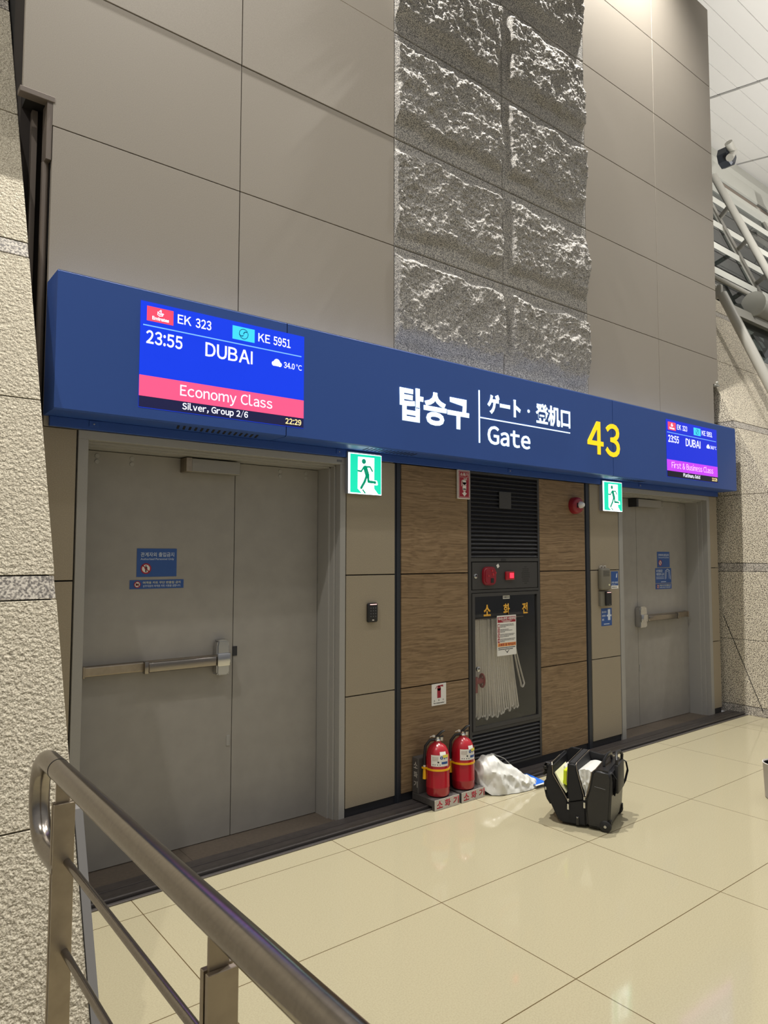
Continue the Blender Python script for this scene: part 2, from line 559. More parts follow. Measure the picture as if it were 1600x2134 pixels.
# ---- floor
put('floor', box(B(), -9, 15, -10, 0.0, -0.12, 0.0), M['floor'], kind='structure')
recess = thing('trim_2', 'dark grey-brown stone threshold inside the two door recesses', 'threshold', (0.973, 0, 0), kind='structure')
for (a, b_) in ((0.93, 2.50), (5.44, 7.03)):
    bm = B()
    n = 2
    for i in range(n):
        xa = a + (b_ - a) * (0.40 * i if i < 2 else 1)
        xb = a + (b_ - a) * (0.40 if i == 0 else 1.0)
        box(bm, xa + 0.001, xb - 0.001, 0.001, 0.26, -0.1, 0.003)
    put('threshold_slab', bm, M['threshold'], recess)

# ---- dark stone and metal strip along the foot of the wall
kerb = thing('trim_1', 'dark ribbed threshold strip along the foot of the gate wall', 'threshold', (0.65, -0.2, 0), kind='structure')
bm = box(B(), 0.66, 7.325, -0.128, 0.0, 0.0005, 0.016, 0.002)
put('stone_strip', bm, M['kerb'], kerb)
bm = B()
box(bm, 0.66, 7.325, -0.166, -0.131, 0.0005, 0.021, 0.004)
box(bm, 0.66, 7.325, -0.2, -0.18, 0.0005, 0.007, 0.001)
put('metal_rib', bm, M['kerb_metal'], kerb)
bm = box(B(), 0.66, 7.325, -0.18, -0.166, 0.0005, 0.003)
put('groove', bm, M['gap'], kerb)
bm = box(B(), 0.66, 7.325, -0.079, -0.067, 0.016, 0.019, 0.001)
put('metal_edge', bm, M['kerb_metal'], kerb)

# ---- front wall
wall = thing('wall_front', 'taupe panelled gate wall with a rock-faced granite column', 'wall', (0.767, 0, 0), kind='structure')
bm = B()
box(bm, 0.79, 7.19, 0.03, 0.9, 2.20, 3.4)
box(bm, 0.79, 7.28, 0.03, 0.9, 3.4, 3.8)
box(bm, 0.66, 7.28, 0.03, 0.9, 3.8, 7.55)
box(bm, 0.70, 0.925, 0.03, 0.9, 0.0, 2.2)
box(bm, 2.506, 3.574, 0.03, 0.9, 0.0, 2.2)
box(bm, 4.356, 5.432, 0.03, 0.9, 0.0, 2.2)
box(bm, 7.04, 7.20, 0.03, 0.9, 0.0, 2.2)
box(bm, 3.574, 4.356, 0.32, 0.9, 0.0, 2.2)
box(bm, 0.925, 2.506, 0.262, 0.9, 0.0, 2.2)
box(bm, 5.432, 7.04, 0.262, 0.9, 0.0, 2.2)
put('wall_core', bm, M['gap'], wall)

rows = [2.205, 3.672, 4.421, 5.171, 5.922, 6.677, 7.56]
G = 0.0028
def wall_panel(x0, x1, z0, z1, y0=0.0, mt='panel'):
    put('wall_panel', box(B(), x0 + G, x1 - G, y0, 0.03, z0 + G, z1 - G, 0.0012, 1), M[mt], wall)
for i, (a, b_) in enumerate(zip(rows, rows[1:])):
    off = -0.003 if i == 2 else 0.0
    if i == 1:
        bm = B()
        prism(bm, [(0.767, a + G), (1.76 - G, a + G), (1.76 - G, b_ - G), (0.634, b_ - G), (0.634, 3.81), (0.767, 3.81)], 'y', 0.0, 0.03)
        put('wall_panel', bm, M['panel'], wall)
    else:
        wall_panel(0.767 if i == 0 else 0.634, 1.76, a, b_, off)
    wall_panel(1.76, 2.894, a, b_, off)
    wall_panel(5.026, 6.16, a, b_)
    if i == 0:
        bm = B()
        prism(bm, [(6.16 + G, a + G), (7.20, a + G), (7.20, 3.40), (7.306, 3.40), (7.306, b_ - G), (6.16 + G, b_ - G)], 'y', 0.0, 0.03)
        put('wall_panel', bm, M['panel'], wall)
    else:
        wall_panel(6.16, 7.306, a, b_)

# rock-faced granite blocks
def rock(x0, x1, z0, z1, seed, rough_left, rough_right):
    nx, nz = 176, 128
    bm = B()
    W, Hh = x1 - x0, z1 - z0
    vs = []
    for j in range(nz + 1):
        row = []
        for i in range(nx + 1):
            u, v = i / nx, j / nz
            x, z = x0 + u * W, z0 + v * Hh
            p = Vector((x * 2.3 + seed * 7.1, z * 2.3, seed * 3.7))
            wob = noise.noise(p * 1.4) * 0.035 + noise.noise(p * 3.3) * 0.02
            dl = u * W + wob; dr = (1 - u) * W + wob; db = v * Hh + wob * 1.3; dt = (1 - v) * Hh + wob
            def ramp(d, wd):
                t = max(0.0, min(1.0, d / wd)); return t * t * (3 - 2 * t)
            e = 1.0
            e *= ramp(dl - (-0.05 if rough_left else 0.035), 0.05)
            e *= ramp(dr - (0.0 if rough_right else 0.005), 0.045)
            e *= ramp(db - 0.085, 0.10)
            e *= ramp(dt - 0.05, 0.06)
            big = noise.fractal(p * 0.9 + Vector((5, 2, 1)), 1.0, 2.0, 3) * 0.026
            q = Vector((p.x * 1.0 + p.z * 0.35, p.z * 1.5, p.y))
            mid = (noise.ridged_multi_fractal(q * 2.6, 0.9, 2.1, 4, 1.0, 2.0) - 1.2) * 0.016
            dd, _pt = noise.voronoi(q * 6.5)
            chip = (dd[1] - dd[0]) * 0.016
            fin = noise.turbulence(p * 17.0, 3, True) * 0.014
            h = e * (0.044 + big + mid + chip + fin) + (1 - e) * 0.004
            h = max(0.0, h)
            if i in (0, nx) or j in (0, nz):
                if not ((rough_left and i == 0) or (rough_right and i == nx)): h = 0.0
            row.append(bm.verts.new((x, -h + 0.002, z)))
        vs.append(row)
    for j in range(nz):
        for i in range(nx):
            bm.faces.new([vs[j][i], vs[j][i + 1], vs[j + 1][i + 1], vs[j + 1][i]])
    # sides back to the wall core
    def skirt(line):
        back = [bm.verts.new((v.co.x, 0.03, v.co.z)) for v in line]
        for k in range(len(line) - 1):
            bm.faces.new([line[k], line[k + 1], back[k + 1], back[k]])
    skirt(vs[0]); skirt(vs[-1]); skirt([r[0] for r in vs]); skirt([r[-1] for r in vs])
    put('rock_block', bm, M['rock'], wall, smooth=60)
sd = 0
for (a, b_) in zip([2.92] + rows[1:], rows[1:]):
    for (x0, x1, rl, rr) in ((2.898, 3.966, True, False), (3.972, 5.022, False, True)):
        sd += 1
        rock(x0, x1, a + 0.004, b_ - 0.004, sd, rl, rr)

# lower panels
def low(x0, x1, zs, mt, name):
    for a, b_ in zip(zs, zs[1:]):
        put(name, box(B(), x0, x1, 0.0, 0.03, a + 0.0035, b_ - 0.0035, 0.001, 1), M[mt], wall)
Z = [0.063, 0.734, 1.477, 2.207]
low(0.70, 0.918, Z, 'panel_low', 'stone_panel')
low(2.514, 2.900, Z, 'panel_low', 'stone_panel')
low(5.020, 5.428, Z, 'panel_low', 'stone_panel')
low(7.048, 7.195, Z, 'panel_low', 'stone_panel')
low(2.957, 3.570, Z, 'wood', 'wood_panel')
low(4.362, 4.944, Z, 'wood', 'wood_panel')
for (a, b_) in ((2.903, 2.953), (4.948, 5.014)):
    bm = box(B(), a, b_, 0.004, 0.03, 0.0, 2.207)
    box(bm, a + 0.012, b_ - 0.02, -0.004, 0.006, 0.0, 2.207, 0.001, 1)
    put('corner_post', bm, M['post'], wall)
bm = B()
for (a, b_) in ((0.70, 0.922), (2.508, 5.43), (7.045, 7.2)):
    box(bm, a, b_, 0.010, 0.03, 0.0, 0.061)
put('baseboard_front', bm, M['black'], kind='structure')

# left end of the wall: recess, flashing and vertical steel channel
end = thing('trim_3', 'grey metal flashing and channel closing the left end of the wall', 'trim', (0.70, 0.1, 2.3), kind='structure')
bm = B()
box(bm, 0.655, 0.775, 0.16, 0.4, 0.0, 7.5)
put('dark_void', bm, M['dark_void'], end)
bm = B()
box(bm, 0.62, 0.775, -0.006, 0.05, 3.785, 3.812, 0.002, 1)
box(bm, 0.742, 0.766, 0.002, 0.09, 3.50, 3.785)
put('flashing', bm, M['flash'], end)
bm = B()
tube(bm, [(0.752, 0.055, 2.25), (0.752, 0.055, 3.5)], 0.018, 14)
box(bm, 0.70, 0.725, 0.12, 0.16, 2.2, 3.785)
put('channel', bm, M['flash'], end)

# ---- battered granite piers either side
def yf(z): return -0.47 + 0.44 * (z - 2.25)
def pier(name, x0, x1, mt, label, ztop, cuts):
    t = thing(name, label, 'wall', ((x0 + x1) / 2, yf(0), 0), kind='structure')
    gap = 0.0022
    zs = [0.0] + cuts + [ztop]
    core = B()
    prism(core, [(yf(0) + 0.02, 0), (yf(ztop) + 0.02, ztop), (max(yf(ztop), 0) + 1.2, ztop), (1.2, 0)], 'x', x0 + 0.015, x1 - 0.015)
    put('pier_core', core, M['gap'], t)
    for a, b_ in zip(zs, zs[1:]):
        band = (b_ - a) < 0.12
        bm = B()
        g0 = a + (gap if a > 0 else 0); g1 = b_ - gap
        fr = 0.002 if band else 0.0
        f = prism(bm, [(yf(g0) + fr, g0), (yf(g1) + fr, g1), (max(yf(g1), 0) + 0.9, g1), (0.9, g0)], 'x', x0 + fr, x1 - fr)
        bmesh.ops.bevel(bm, geom=list({e for q in f for e in q.edges}), offset=0.002, segments=1, affect='EDGES')
        put('granite_course', bm, M['granite_smooth'] if band else M[mt], t)
    return t
cuts = [0.09, 0.750, 1.440, 1.526, 2.228, 2.925, 3.005, 3.78]
pl = pier('wall_left', -2.6, 0.652, 'granite_rough', 'battered bush-hammered granite pier on the left', 6.6, cuts + [4.53, 4.61, 5.4])
pr = pier('wall_right', 7.33, 9.12, 'granite_right', 'battered speckled granite pier on the right', 4.84, cuts + [4.53, 4.61])
bm = B()
prism(bm, [(0.02, 0.98), (0.026, 0.98), (-0.34, 0.06), (-0.346, 0.06)], 'x', 7.3275, 7.333)
put('slanted_joint', bm, M['gap'], pr)
# grey metal guard on the lower right edge of the left pier
bm = B()
prism(bm, [(yf(0.0) - 0.004, 0.0), (yf(0.78) - 0.004, 0.78), (yf(0.78) + 0.10, 0.78), (yf(0.0) + 0.10, 0.0)], 'x', 0.654, 0.680)
put('corner_guard', bm, M['guard'], pl)

# ---- ceiling
def zc(y): return 8.5 + 0.18 * y
ceil = thing('ceiling', 'light grey metal strip ceiling with dark cross joints', 'ceiling', (9, 0, 8.5), kind='structure')
ys = [2.36 - 0.297 * k for k in range(0, 17)]
bm = B()
xs = [-4.0, 8.12, 10.6, 13.07, 15.5, 18.0]
for y1, y0 in zip(ys, ys[1:]):
    for xa, xb in zip(xs, xs[1:]):
        prism(bm, [(y0 + 0.004, zc(y0)), (y1 - 0.004, zc(y1)), (y1 - 0.004, zc(y1) + 0.03), (y0 + 0.004, zc(y0) + 0.03)], 'x', xa + 0.03, xb - 0.03)
put('ceiling_strip', bm, M['ceiling'], ceil)
bm = B()
prism(bm, [(ys[-1], zc(ys[-1]) + 0.034), (ys[0], zc(ys[0]) + 0.034), (ys[0], zc(ys[0]) + 0.2), (ys[-1], zc(ys[-1]) + 0.2)], 'x', -4, 18)
put('ceiling_void', bm, M['gap'], ceil)
bm = B()
for (x, y) in ((11.0, 0.35), (13.6, 1.75)):
    lathe(bm, [(0.0, zc(y) - 0.035), (0.03, zc(y) - 0.03), (0.05, zc(y) - 0.0), (0.05, zc(y) + 0.01)], x, y, 16)
put('sprinkler', bm, M['beam'], ceil)

# ---- sloping glazed facade seen past the right end of the wall
def yg(z): return 2.4 + 0.42 * (z - 8.93)
win = thing('window_1', 'sloping glazed facade with grey fins and mullions', 'window', (11, yg(5.2), 5.2), kind='structure')
def slope_box(bm, x0, x1, z0, z1, dep, proud=0.0):
    prism(bm, [(yg(z0) - proud, z0), (yg(z1) - proud, z1), (yg(z1) + dep, z1), (yg(z0) + dep, z0)], 'x', x0, x1)
bm = B(); slope_box(bm, 8.0, 18, 4.9, 8.2, 0.02, -0.30)
put('pane', bm, M['glass_dark'], win)
bm = B()
for z, t, pr_ in ((5.50, 0.09, 0.30), (6.07, 0.09, 0.30), (6.63, 0.09, 0.30), (7.30, 0.10, 0.30)):
    for xa, xb in ((8.0, 10.5), (10.62, 12.9), (13.02, 18)):
        prism(bm, [(yg(z) - 0.02, z - t), (yg(z) - 0.02, z), (yg(z) + 0.30, z + 0.02), (yg(z) + 0.30, z - t)], 'x', xa, xb)
put('fin', bm, M['beam'], win)
bm = B()
for x in (8.05, 10.56, 12.96, 15.4):
    slope_box(bm, x - 0.06, x + 0.06, 4.9, 7.9, 0.30, 0.02)
put('mullion', bm, M['strut'], win)
bm = B()
for z in (5.22, 5.56, 6.13, 6.69):
    slope_box(bm, 8.0, 18, z, z + 0.03, 0.02, -0.24)
    slope_box(bm, 8.0, 18, z + 0.34, z + 0.36, 0.02, -0.24)
for x in (10.36, 10.72, 12.8, 13.12):
    slope_box(bm, x - 0.015, x + 0.015, 5.0, 7.6, 0.02, -0.24)
put('gasket', bm, M['gap'], win)
bm = B(); slope_box(bm, 9.13, 18, 3.0, 4.74, 0.02, -0.06)
put('pane', bm, M['glass_dark'], win)
bm = B()
slope_box(bm, 9.12, 18, 4.70, 4.86, 0.16, 0.04)
slope_box(bm, 9.12, 18, 3.86, 4.03, 0.16, 0.03)
slope_box(bm, 9.12, 9.20, 3.0, 4.8, 0.16, 0.02)
put('window_frame', bm, M['strut'], win)
bm = B(); slope_box(bm, 9.0, 18, 2.2, 8.6, 0.05, -0.9)
put('reflection_backdrop', bm, M['reflected_hall'], win)  # carries the painted hall reflection behind the glass
# white paper shapes stuck on the lower pane
bm = B()
def pp(pts):
    prism(bm, [(x, yg(z) + 0.04) for x, z in pts], 'z', 0, 1) if False else None
    vs = [bm.verts.new((x, yg(z) + 0.045, z)) for x, z in pts] + [bm.verts.new((x, yg(z) + 0.052, z)) for x, z in pts]
    n = len(pts)
    bm.faces.new(vs[:n]); bm.faces.new(vs[n:][::-1])
    for k in range(n): bm.faces.new([vs[k], vs[(k + 1) % n], vs[n + (k + 1) % n], vs[n + k]])
pp([(9.35, 4.60), (9.62, 4.59), (9.42, 4.50)])
pp([(9.70, 4.55), (9.85, 4.55), (9.80, 4.48)])
pp([(9.33, 4.42), (9.50, 4.46), (9.58, 4.30), (9.40, 4.28)])
pp([(9.60, 4.46), (9.72, 4.46), (9.74, 4.38), (9.64, 4.36)])
pp([(9.30, 4.20), (9.55, 4.18), (9.75, 4.26), (9.62, 4.12), (9.36, 4.09)])
put('paper_decoration', bm, M['paper'], win)

beam = thing('trim_4', 'stepped light grey steel cornice beam under the ceiling edge', 'beam', (11, 2.4, 8.0), kind='structure')
bm = B()
prism(bm, [(2.30, 8.86), (2.45, 8.86), (2.45, 8.30), (2.20, 8.42), (2.20, 8.60)], 'x', 7.6, 18)
prism(bm, [(2.10, 8.38), (2.45, 8.34), (2.45, 7.98), (2.02, 8.06)], 'x', 7.6, 18)
put('cornice', bm, M['beam'], beam)
bm = B()
for k in range(4):
    z = 7.96 - 0.055 * k
    box(bm, 7.6, 18, 1.98 - 0.02 * k, 2.3, z - 0.035, z)
put('slot', bm, M['threshold'], beam)
bm = B()
prism(bm, [(1.80, 7.70), (2.2, 7.76), (2.2, 7.50), (1.76, 7.58)], 'x', 7.6, 18)
put('rail', bm, M['beam'], beam)

# roof struts with their cast joints
def strut(x, off, z0, z1, r, label, nm='roof_strut'):
    t = thing(nm, label, 'strut', (x, yg(z0) - off, z0))
    put('tube', tube(B(), [(x, yg(z0) - off, z0), (x, yg(z1) - off, z1)], r, 18), M['strut'], t, smooth=True)
    return t
t = strut(10.3, 0.30, 4.6, 7.35, 0.052, 'upper inclined grey steel tube in front of the glazing bars')
for z in (5.6, 6.2, 6.8):
    bm = B()
    tube(bm, [(10.3, yg(z) - 0.30, z), (10.62, yg(z) + 0.0, z + 0.03)], 0.035, 10)
    put('bracket', bm, M['strut'], t)
t = strut(8.25, 0.25, 2.6, 4.72, 0.056, 'lower inclined grey steel tube in front of the right granite pier')
bm = B()
box(bm, 8.22, 8.28, yg(4.78) - 0.28, yg(4.78) - 0.12, 4.68, 4.84, 0.015)
tube(bm, [(8.19, yg(4.82) - 0.2, 4.82), (8.31, yg(4.82) - 0.2, 4.82)], 0.045, 14)
put('cast_joint', bm, M['strut'], t)
t = thing('roof_joint', 'dark cast steel roof joint beside the top right edge of the wall', 'joint', (9.6, 1.6, 7.9))
bm = B()
lathe(bm, [(0.0, 1.52), (0.13, 1.52), (0.16, 1.55), (0.16, 1.70), (0.0, 1.70)], 11.12, 0, 8, 'y', 8.02)
put('octagon_plate', bm, M['post'], t)
bm = B()
tube(bm, [(10.90, 1.48, 8.12), (11.06, 1.48, 8.02), (10.93, 1.48, 7.88)], 0.06, 12)
put('arm', bm, M['strut'], t, smooth=True)
t = thing('roof_joint', 'grey cast steel roof joint under the cornice at the right edge', 'joint', (13.3, 1.7, 7.7))
bm = B()
tube(bm, [(13.2, 1.72, 7.85), (13.3, 1.68, 7.72), (13.6, 1.6, 7.45)], [0.09, 0.11, 0.06], 12)
box(bm, 13.15, 13.4, 1.6, 1.66, 7.68, 7.86, 0.02)
put('casting', bm, M['strut'], t, smooth=True)
# horizontal steel tube with flat end cap
t = thing('horizontal_tube', 'thick horizontal steel tube with flat end disc above the lower pane', 'tube', (9.9, yg(4.98) - 0.12, 4.98))
bm = B(); tube(bm, [(9.65, yg(4.98) - 0.12, 4.98), (18, yg(4.98) - 0.12, 4.98)], 0.135, 24)
put('tube', bm, M['strut'], t, smooth=True)
bm = B(); tube(bm, [(9.61, yg(4.98) - 0.12, 4.98), (9.65, yg(4.98) - 0.12, 4.98)], 0.165, 24)
put('end_disc', bm, M['beam'], t)
bm = B(); tube(bm, [(8.3, yg(5.17) - 0.1, 5.17), (18, yg(5.17) - 0.1, 5.17)], 0.03, 12)
put('thin_rail', bm, M['strut'], t)
# small clip on the wall's right edge
bm = box(B(), 7.23, 7.31, -0.012, 0.03, 3.385, 3.40)
lathe(bm, [(0.0, -0.02), (0.012, -0.018), (0.012, 0.0)], 7.27, 0, 10, 'y', 3.42)
tag(put('edge_clip', bm, M['beam'], wall))
# ================================================================ DOORS
def door(nm, label, xo0, xi0, xi1, xo1, seam, main_left, headtop):
    d = thing(nm, label, 'door', ((xi0 + xi1) / 2, 0.21, 0.0), kind='structure')
    zt = 2.162
    bm = B()
    for (a, b_, inn) in ((xo0, xi0, 1), (xo1, xi1, -1)):
        x0, x1 = min(a, b_), max(a, b_)
        box(bm, x0, x1, -0.004, 0.26, 0.0, zt, 0.001, 1)
        # rebate steps going in
        s0, s1 = (b_, b_ + 0.012 * inn)
        box(bm, min(s0, s1), max(s0, s1), 0.045, 0.26, 0.0, zt - 0.002, 0.002, 1)
        s0, s1 = (b_, b_ + 0.024 * inn)
        box(bm, min(s0, s1), max(s0, s1), 0.085, 0.26, 0.0, zt - 0.004, 0.002, 1)
    box(bm, xo0, xo1, -0.004, 0.26, zt, headtop, 0.002, 1)
    box(bm, xi0, xi1, 0.045, 0.26, zt - 0.010, zt, 0.001, 1)
    box(bm, xi0, xi1, 0.085, 0.26, zt - 0.018, zt, 0.001, 1)
    put('frame', bm, M['frame'], d)
    for (a, b_) in ((xi0 + 0.026, seam - 0.002), (seam + 0.002, xi1 - 0.026)):
        put('door_leaf', box(B(), a, b_, 0.21, 0.25, 0.006, zt - 0.021, 0.0015, 1), M['door'], d)
    bm = box(B(), xi0 + 0.02, xi1 - 0.02, 0.252, 0.26, 0.0, zt - 0.02)
    put('seam_backing', bm, M['gap'], d)
    return d

d1 = door('door_1', 'grey double steel fire door on the left of the wall', 0.926, 0.973, 2.463, 2.505, 1.860, True, 2.206)
d2 = door('door_2', 'grey double steel fire door on the right of the wall', 5.434, 5.490, 6.985, 7.040, 6.043, False, 2.206)

def push_bar(d, x_head0, x_head1, x_pad, x_mid, x_end):
    """latch head, touch bar and fixed rail; x runs from the head to the hinge side"""
    s = 1 if x_end > x_head0 else -1
    bm = B()
    a, b_ = sorted((x_head1, x_end))
    box(bm, a, b_, 0.160, 0.21, 0.987, 1.036, 0.006)
    e0, e1 = sorted((x_end, x_end - 0.014 * s))
    box(bm, e0, e1, 0.152, 0.21, 0.982, 1.040, 0.004)
    pb = put('push_bar', bm, M['steel_flat'], d, label='stainless panic push bar')
    bm = B()
    a, b_ = sorted((x_pad, x_mid))
    box(bm, a, b_, 0.140, 0.17, 0.979, 1.034, 0.010, 3)
    m0, m1 = sorted((x_mid, x_mid + 0.022 * s))
    box(bm, m0, m1, 0.136, 0.172, 0.976, 1.040, 0.004)
    put('touch_bar', bm, M['steel'], pb, smooth=True)
    bm = B()
    a, b_ = sorted((x_head0, x_head1))
    w_ = b_ - a
    prism(bm, [(a, 0.932), (a + 0.1 * w_, 0.925), (b_ - 0.06 * w_, 0.925), (b_, 0.932), (b_, 1.09), (b_ - 0.08 * w_, 1.118), (b_ - 0.2 * w_, 1.122), (a + 0.2 * w_, 1.122), (a + 0.08 * w_, 1.118), (a, 1.09)], 'y', 0.150, 0.21)
    bmesh.ops.bevel(bm, geom=bm.edges[:], offset=0.008, segments=2, affect='EDGES')
    box(bm, a - 0.002, b_ + 0.002, 0.136, 0.16, 0.975, 1.048, 0.008)
    put('latch_head', bm, M['chrome'], pb, smooth=True)
push_bar(d1, 1.736, 1.812, 1.733, 1.345, 1.016)
push_bar(d2, 5.992, 6.108, 6.125, 6.640, 6.880)
for d, a, b_ in ((d1, 1.527, 1.850), (d2, 5.922, 6.350)):
    bm = box(B(), a, b_, 0.125, 0.21, 2.062, 2.136, 0.003, 1)
    c_ = put('door_closer', bm, M['closer'], d)
    bm = box(B(), a - 0.004, a + 0.03, 0.120, 0.208, 2.060, 2.138, 0.002, 1)
    put('end_cap', bm, M['steel_flat'] if d is d1 else M['black'], c_)
for d, xs_ in ((d1, (1.075, 1.255, 2.16, 2.345)), (d2, (6.52, 6.82))):
    bm = B()
    for x in xs_:
        for z in (2.085, 2.115):
            lathe(bm, [(0.0, 0.206), (0.011, 0.2065), (0.013, 0.2105)], x, 0, 14, 'y', z)
    put('screw_cap', bm, M['frame'], d)
for d, x in ((d1, 1.872), (d2, 6.030)):
    bm = box(B(), x - 0.014, x + 0.014, 0.206, 0.211, 1.018, 1.072)
    put('strike_plate', bm, M['black'], d)
for d, x in ((d1, 1.838), (d2, 6.066)):
    bm = box(B(), x - 0.011, x + 0.011, 0.206, 0.211, 0.51, 0.57, 0.002, 1)
    put('flush_bolt', bm, M['frame'], d)
plate(2.436, 2.474, 2.176, 2.190, -0.004, M['ink_grey'], 'maker_plate', d1)

# ---------------------------------------------------------------- stickers on the doors
def prohib(x, z, r, y, parent, kind):
    bm = B(); disc(bm, x, z, r, y, 0.0006); put('pictogram_disc', bm, M['white'], parent)
    bm = B()
    if kind == 'man':
        disc(bm, x, z + r * 0.55, r * 0.14, y - 0.0006, 0.0005, 12)
        prism(bm, [(x - r * .28, z + r * .38), (x + r * .28, z + r * .38), (x + r * .3, z - r * .1), (x + r * .14, z - r * .1), (x + r * .14, z - r * .7), (x - r * .14, z - r * .7), (x - r * .14, z - r * .1), (x - r * .3, z - r * .1)], 'y', y - 0.0011, y - 0.0006)
    else:
        prism(bm, [(x - r * .55, z + r * .3), (x + r * .35, z + r * .3), (x + r * .5, z + r * .5), (x + r * .5, z - r * .35), (x - r * .55, z - r * .35)], 'y', y - 0.0011, y - 0.0006)
    put('pictogram', bm, M['ink'], parent)
    bm = B(); ring(bm, x, z, r * 0.86, r * 1.14, y - 0.0012, 0.0006)
    stroke(bm, [(x - r * .7, z + r * .7), (x + r * .7, z - r * .7)], r * 0.2, y - 0.0012, 0.0006, False)
    put('pictogram_ring', bm, M['red_sign'], parent)

def staff_sticker(x0, x1, z0, z1, label):
    t = thing('door_sticker', label, 'sticker', ((x0 + x1) / 2, 0.2095, z0), group='staff-only stickers on the doors')
    W, Hh = x1 - x0, z1 - z0
    y = 0.2098
    plate(x0, x1, z0, z1, y, M['sticker'], 'sticker_sheet', t, 0.002)
    y -= 0.002
    text('관계자외 출입금지', x0 + W * .09, x1 - W * .07, z1 - Hh * .29, z1 - Hh * .13, y, M['sticker_txt'], 'korean_lettering', t, 0.012, thick=0.0006)
    text('Authorized Personnel Only', x0 + W * .09, x1 - W * .07, z1 - Hh * .425, z1 - Hh * .335, y, M['sticker_txt'], 'english_lettering', t, 0.0, thick=0.0006)
    prohib(x0 + W * .225, z0 + Hh * .29, Hh * .165, y, t, 'man')
    return t
staff_sticker(1.293, 1.513, 1.483, 1.635, 'blue staff-only sticker with a no-entry disc on the left door')
staff_sticker(6.400, 6.627, 1.485, 1.639, 'topmost of three blue stickers on the right door, with a no-entry disc')

def cart_sticker(x0, x1, z0, z1, label):
    t = thing('door_sticker', label, 'sticker', ((x0 + x1) / 2, 0.2095, z0), group='narrow cart stickers on the doors')
    W, Hh = x1 - x0, z1 - z0
    y = 0.2098
    plate(x0, x1, z0, z1, y, M['sticker'], 'sticker_sheet', t, 0.002)
    y -= 0.002
    text('여객용 카트 무단 반출입 금지', x0 + W * .235, x1 - W * .06, z0 + Hh * .54, z1 - Hh * .16, y, M['cream'], 'top_lettering', t, 0.008, thick=0.0006)
    text('상주직원의 여객용 카트 사용을 금합니다.', x0 + W * .235, x1 - W * .055, z0 + Hh * .17, z0 + Hh * .44, y, M['sticker_txt'], 'lower_lettering', t, 0.01, thick=0.0006)
    prohib(x0 + W * .135, z0 + Hh * .5, Hh * .34, y, t, 'cart')
cart_sticker(1.258, 1.555, 1.419, 1.466, 'long narrow blue sticker below the staff-only one on the left door')
cart_sticker(6.361, 6.654, 1.272, 1.323, 'lowest narrow blue sticker of the three on the right door')

t = thing('door_sticker', 'middle blue sticker of the right door, showing an open doorway outline', 'sticker', (6.5, 0.2095, 1.33))
y = 0.2098
plate(6.362, 6.652, 1.330, 1.477, y, M['sticker'], 'sticker_sheet', t, 0.002)
y -= 0.002
text('보안출입문', 6.376, 6.490, 1.437, 1.464, y, M['sticker_txt'], 'korean_lettering', t, 0.014, thick=0.0006)
text('개방방치 금지', 6.376, 6.520, 1.404, 1.430, y, M['sticker_txt'], 'korean_lettering', t, 0.014, thick=0.0006)
bm = B()
for z in (1.388, 1.373): box(bm, 6.376, 6.515, y - 0.0006, y, z, z + 0.004)
box(bm, 6.46, 6.55, y - 0.0006, y, 1.340, 1.346)
put('fine_print', bm, M['sticker_txt'], t)
bm = B()
stroke(bm, [(6.535, 1.368), (6.545, 1.45), (6.58, 1.466), (6.622, 1.452), (6.634, 1.368)], 0.006, y, 0.0006)
stroke(bm, [(6.555, 1.372), (6.562, 1.446), (6.60, 1.446), (6.612, 1.372)], 0.004, y, 0.0006)
put('doorway_outline', bm, M['sticker_txt'], t)

# ================================================================ GATE SIGN
YS = -0.2
sign = thing('gate_sign', 'long dark blue illuminated boarding gate sign above both doors', 'sign', (3.99, -0.1, 2.26))
bm = B()
for a, b_ in ((0.766, 1.959), (1.965, 5.0690), (5.0750, 7.222)):
    prism(bm, [(0.0, 2.895), (-0.196, 2.895), (YS, 2.891), (YS, 2.262), (-0.185, 2.256), (0.0, 2.256)], 'x', a, b_)
put('housing', bm, M['navy'], sign)
for xs_ in (1.962, 5.072):
    bm = box(B(), xs_ - 0.0028, xs_ + 0.0028, -0.196, -0.01, 2.262, 2.888)
    put('panel_seam', bm, M['gap'], sign)
put('bounce_lid', box(B(), 0.768, 7.220, -0.198, -0.001, 2.8952, 2.8985), M['bounce_grey'], sign)  # lid added, pale as if lit, to cut the blue bounce on the granite
bm = box(B(), 0.79, 7.19, -0.022, -0.0005, 2.208, 2.2555, 0.002, 1)
put('wall_trim', bm, M['navy_dark'], sign)
bm = B()
for k in range(15):
    x = 1.36 + 0.032 * k
    prism(bm, [(x, -0.15), (x + 0.012, -0.15), (x + 0.042, -0.06), (x + 0.030, -0.06)], 'z', 2.2545, 2.2562)
put('vent_slots', bm, M['gap'], sign)
for x0 in (2.56, 5.22):
    bm = B()
    for k in range(14):
        x = x0 + 0.030 * k
        prism(bm, [(x, -0.16), (x + 0.008, -0.16), (x + 0.030, -0.07), (x + 0.022, -0.07)], 'z', 2.2545, 2.2562)
    put('vent_slots', bm, M['gap'], sign)
for x in (0.99, 2.44, 4.0, 5.75):
    bm = box(B(), x - 0.022, x + 0.022, -0.027, -0.022, 2.224, 2.252, 0.001, 1)
    lt = put('latch_plate', bm, M['navy_dark'], sign)
    bm = lathe(B(), [(0.0, -0.0295), (0.004, -0.0290), (0.005, -0.027)], x, 0, 12, 'y', 2.236)
    put('latch_screw', bm, M['chrome'], lt)

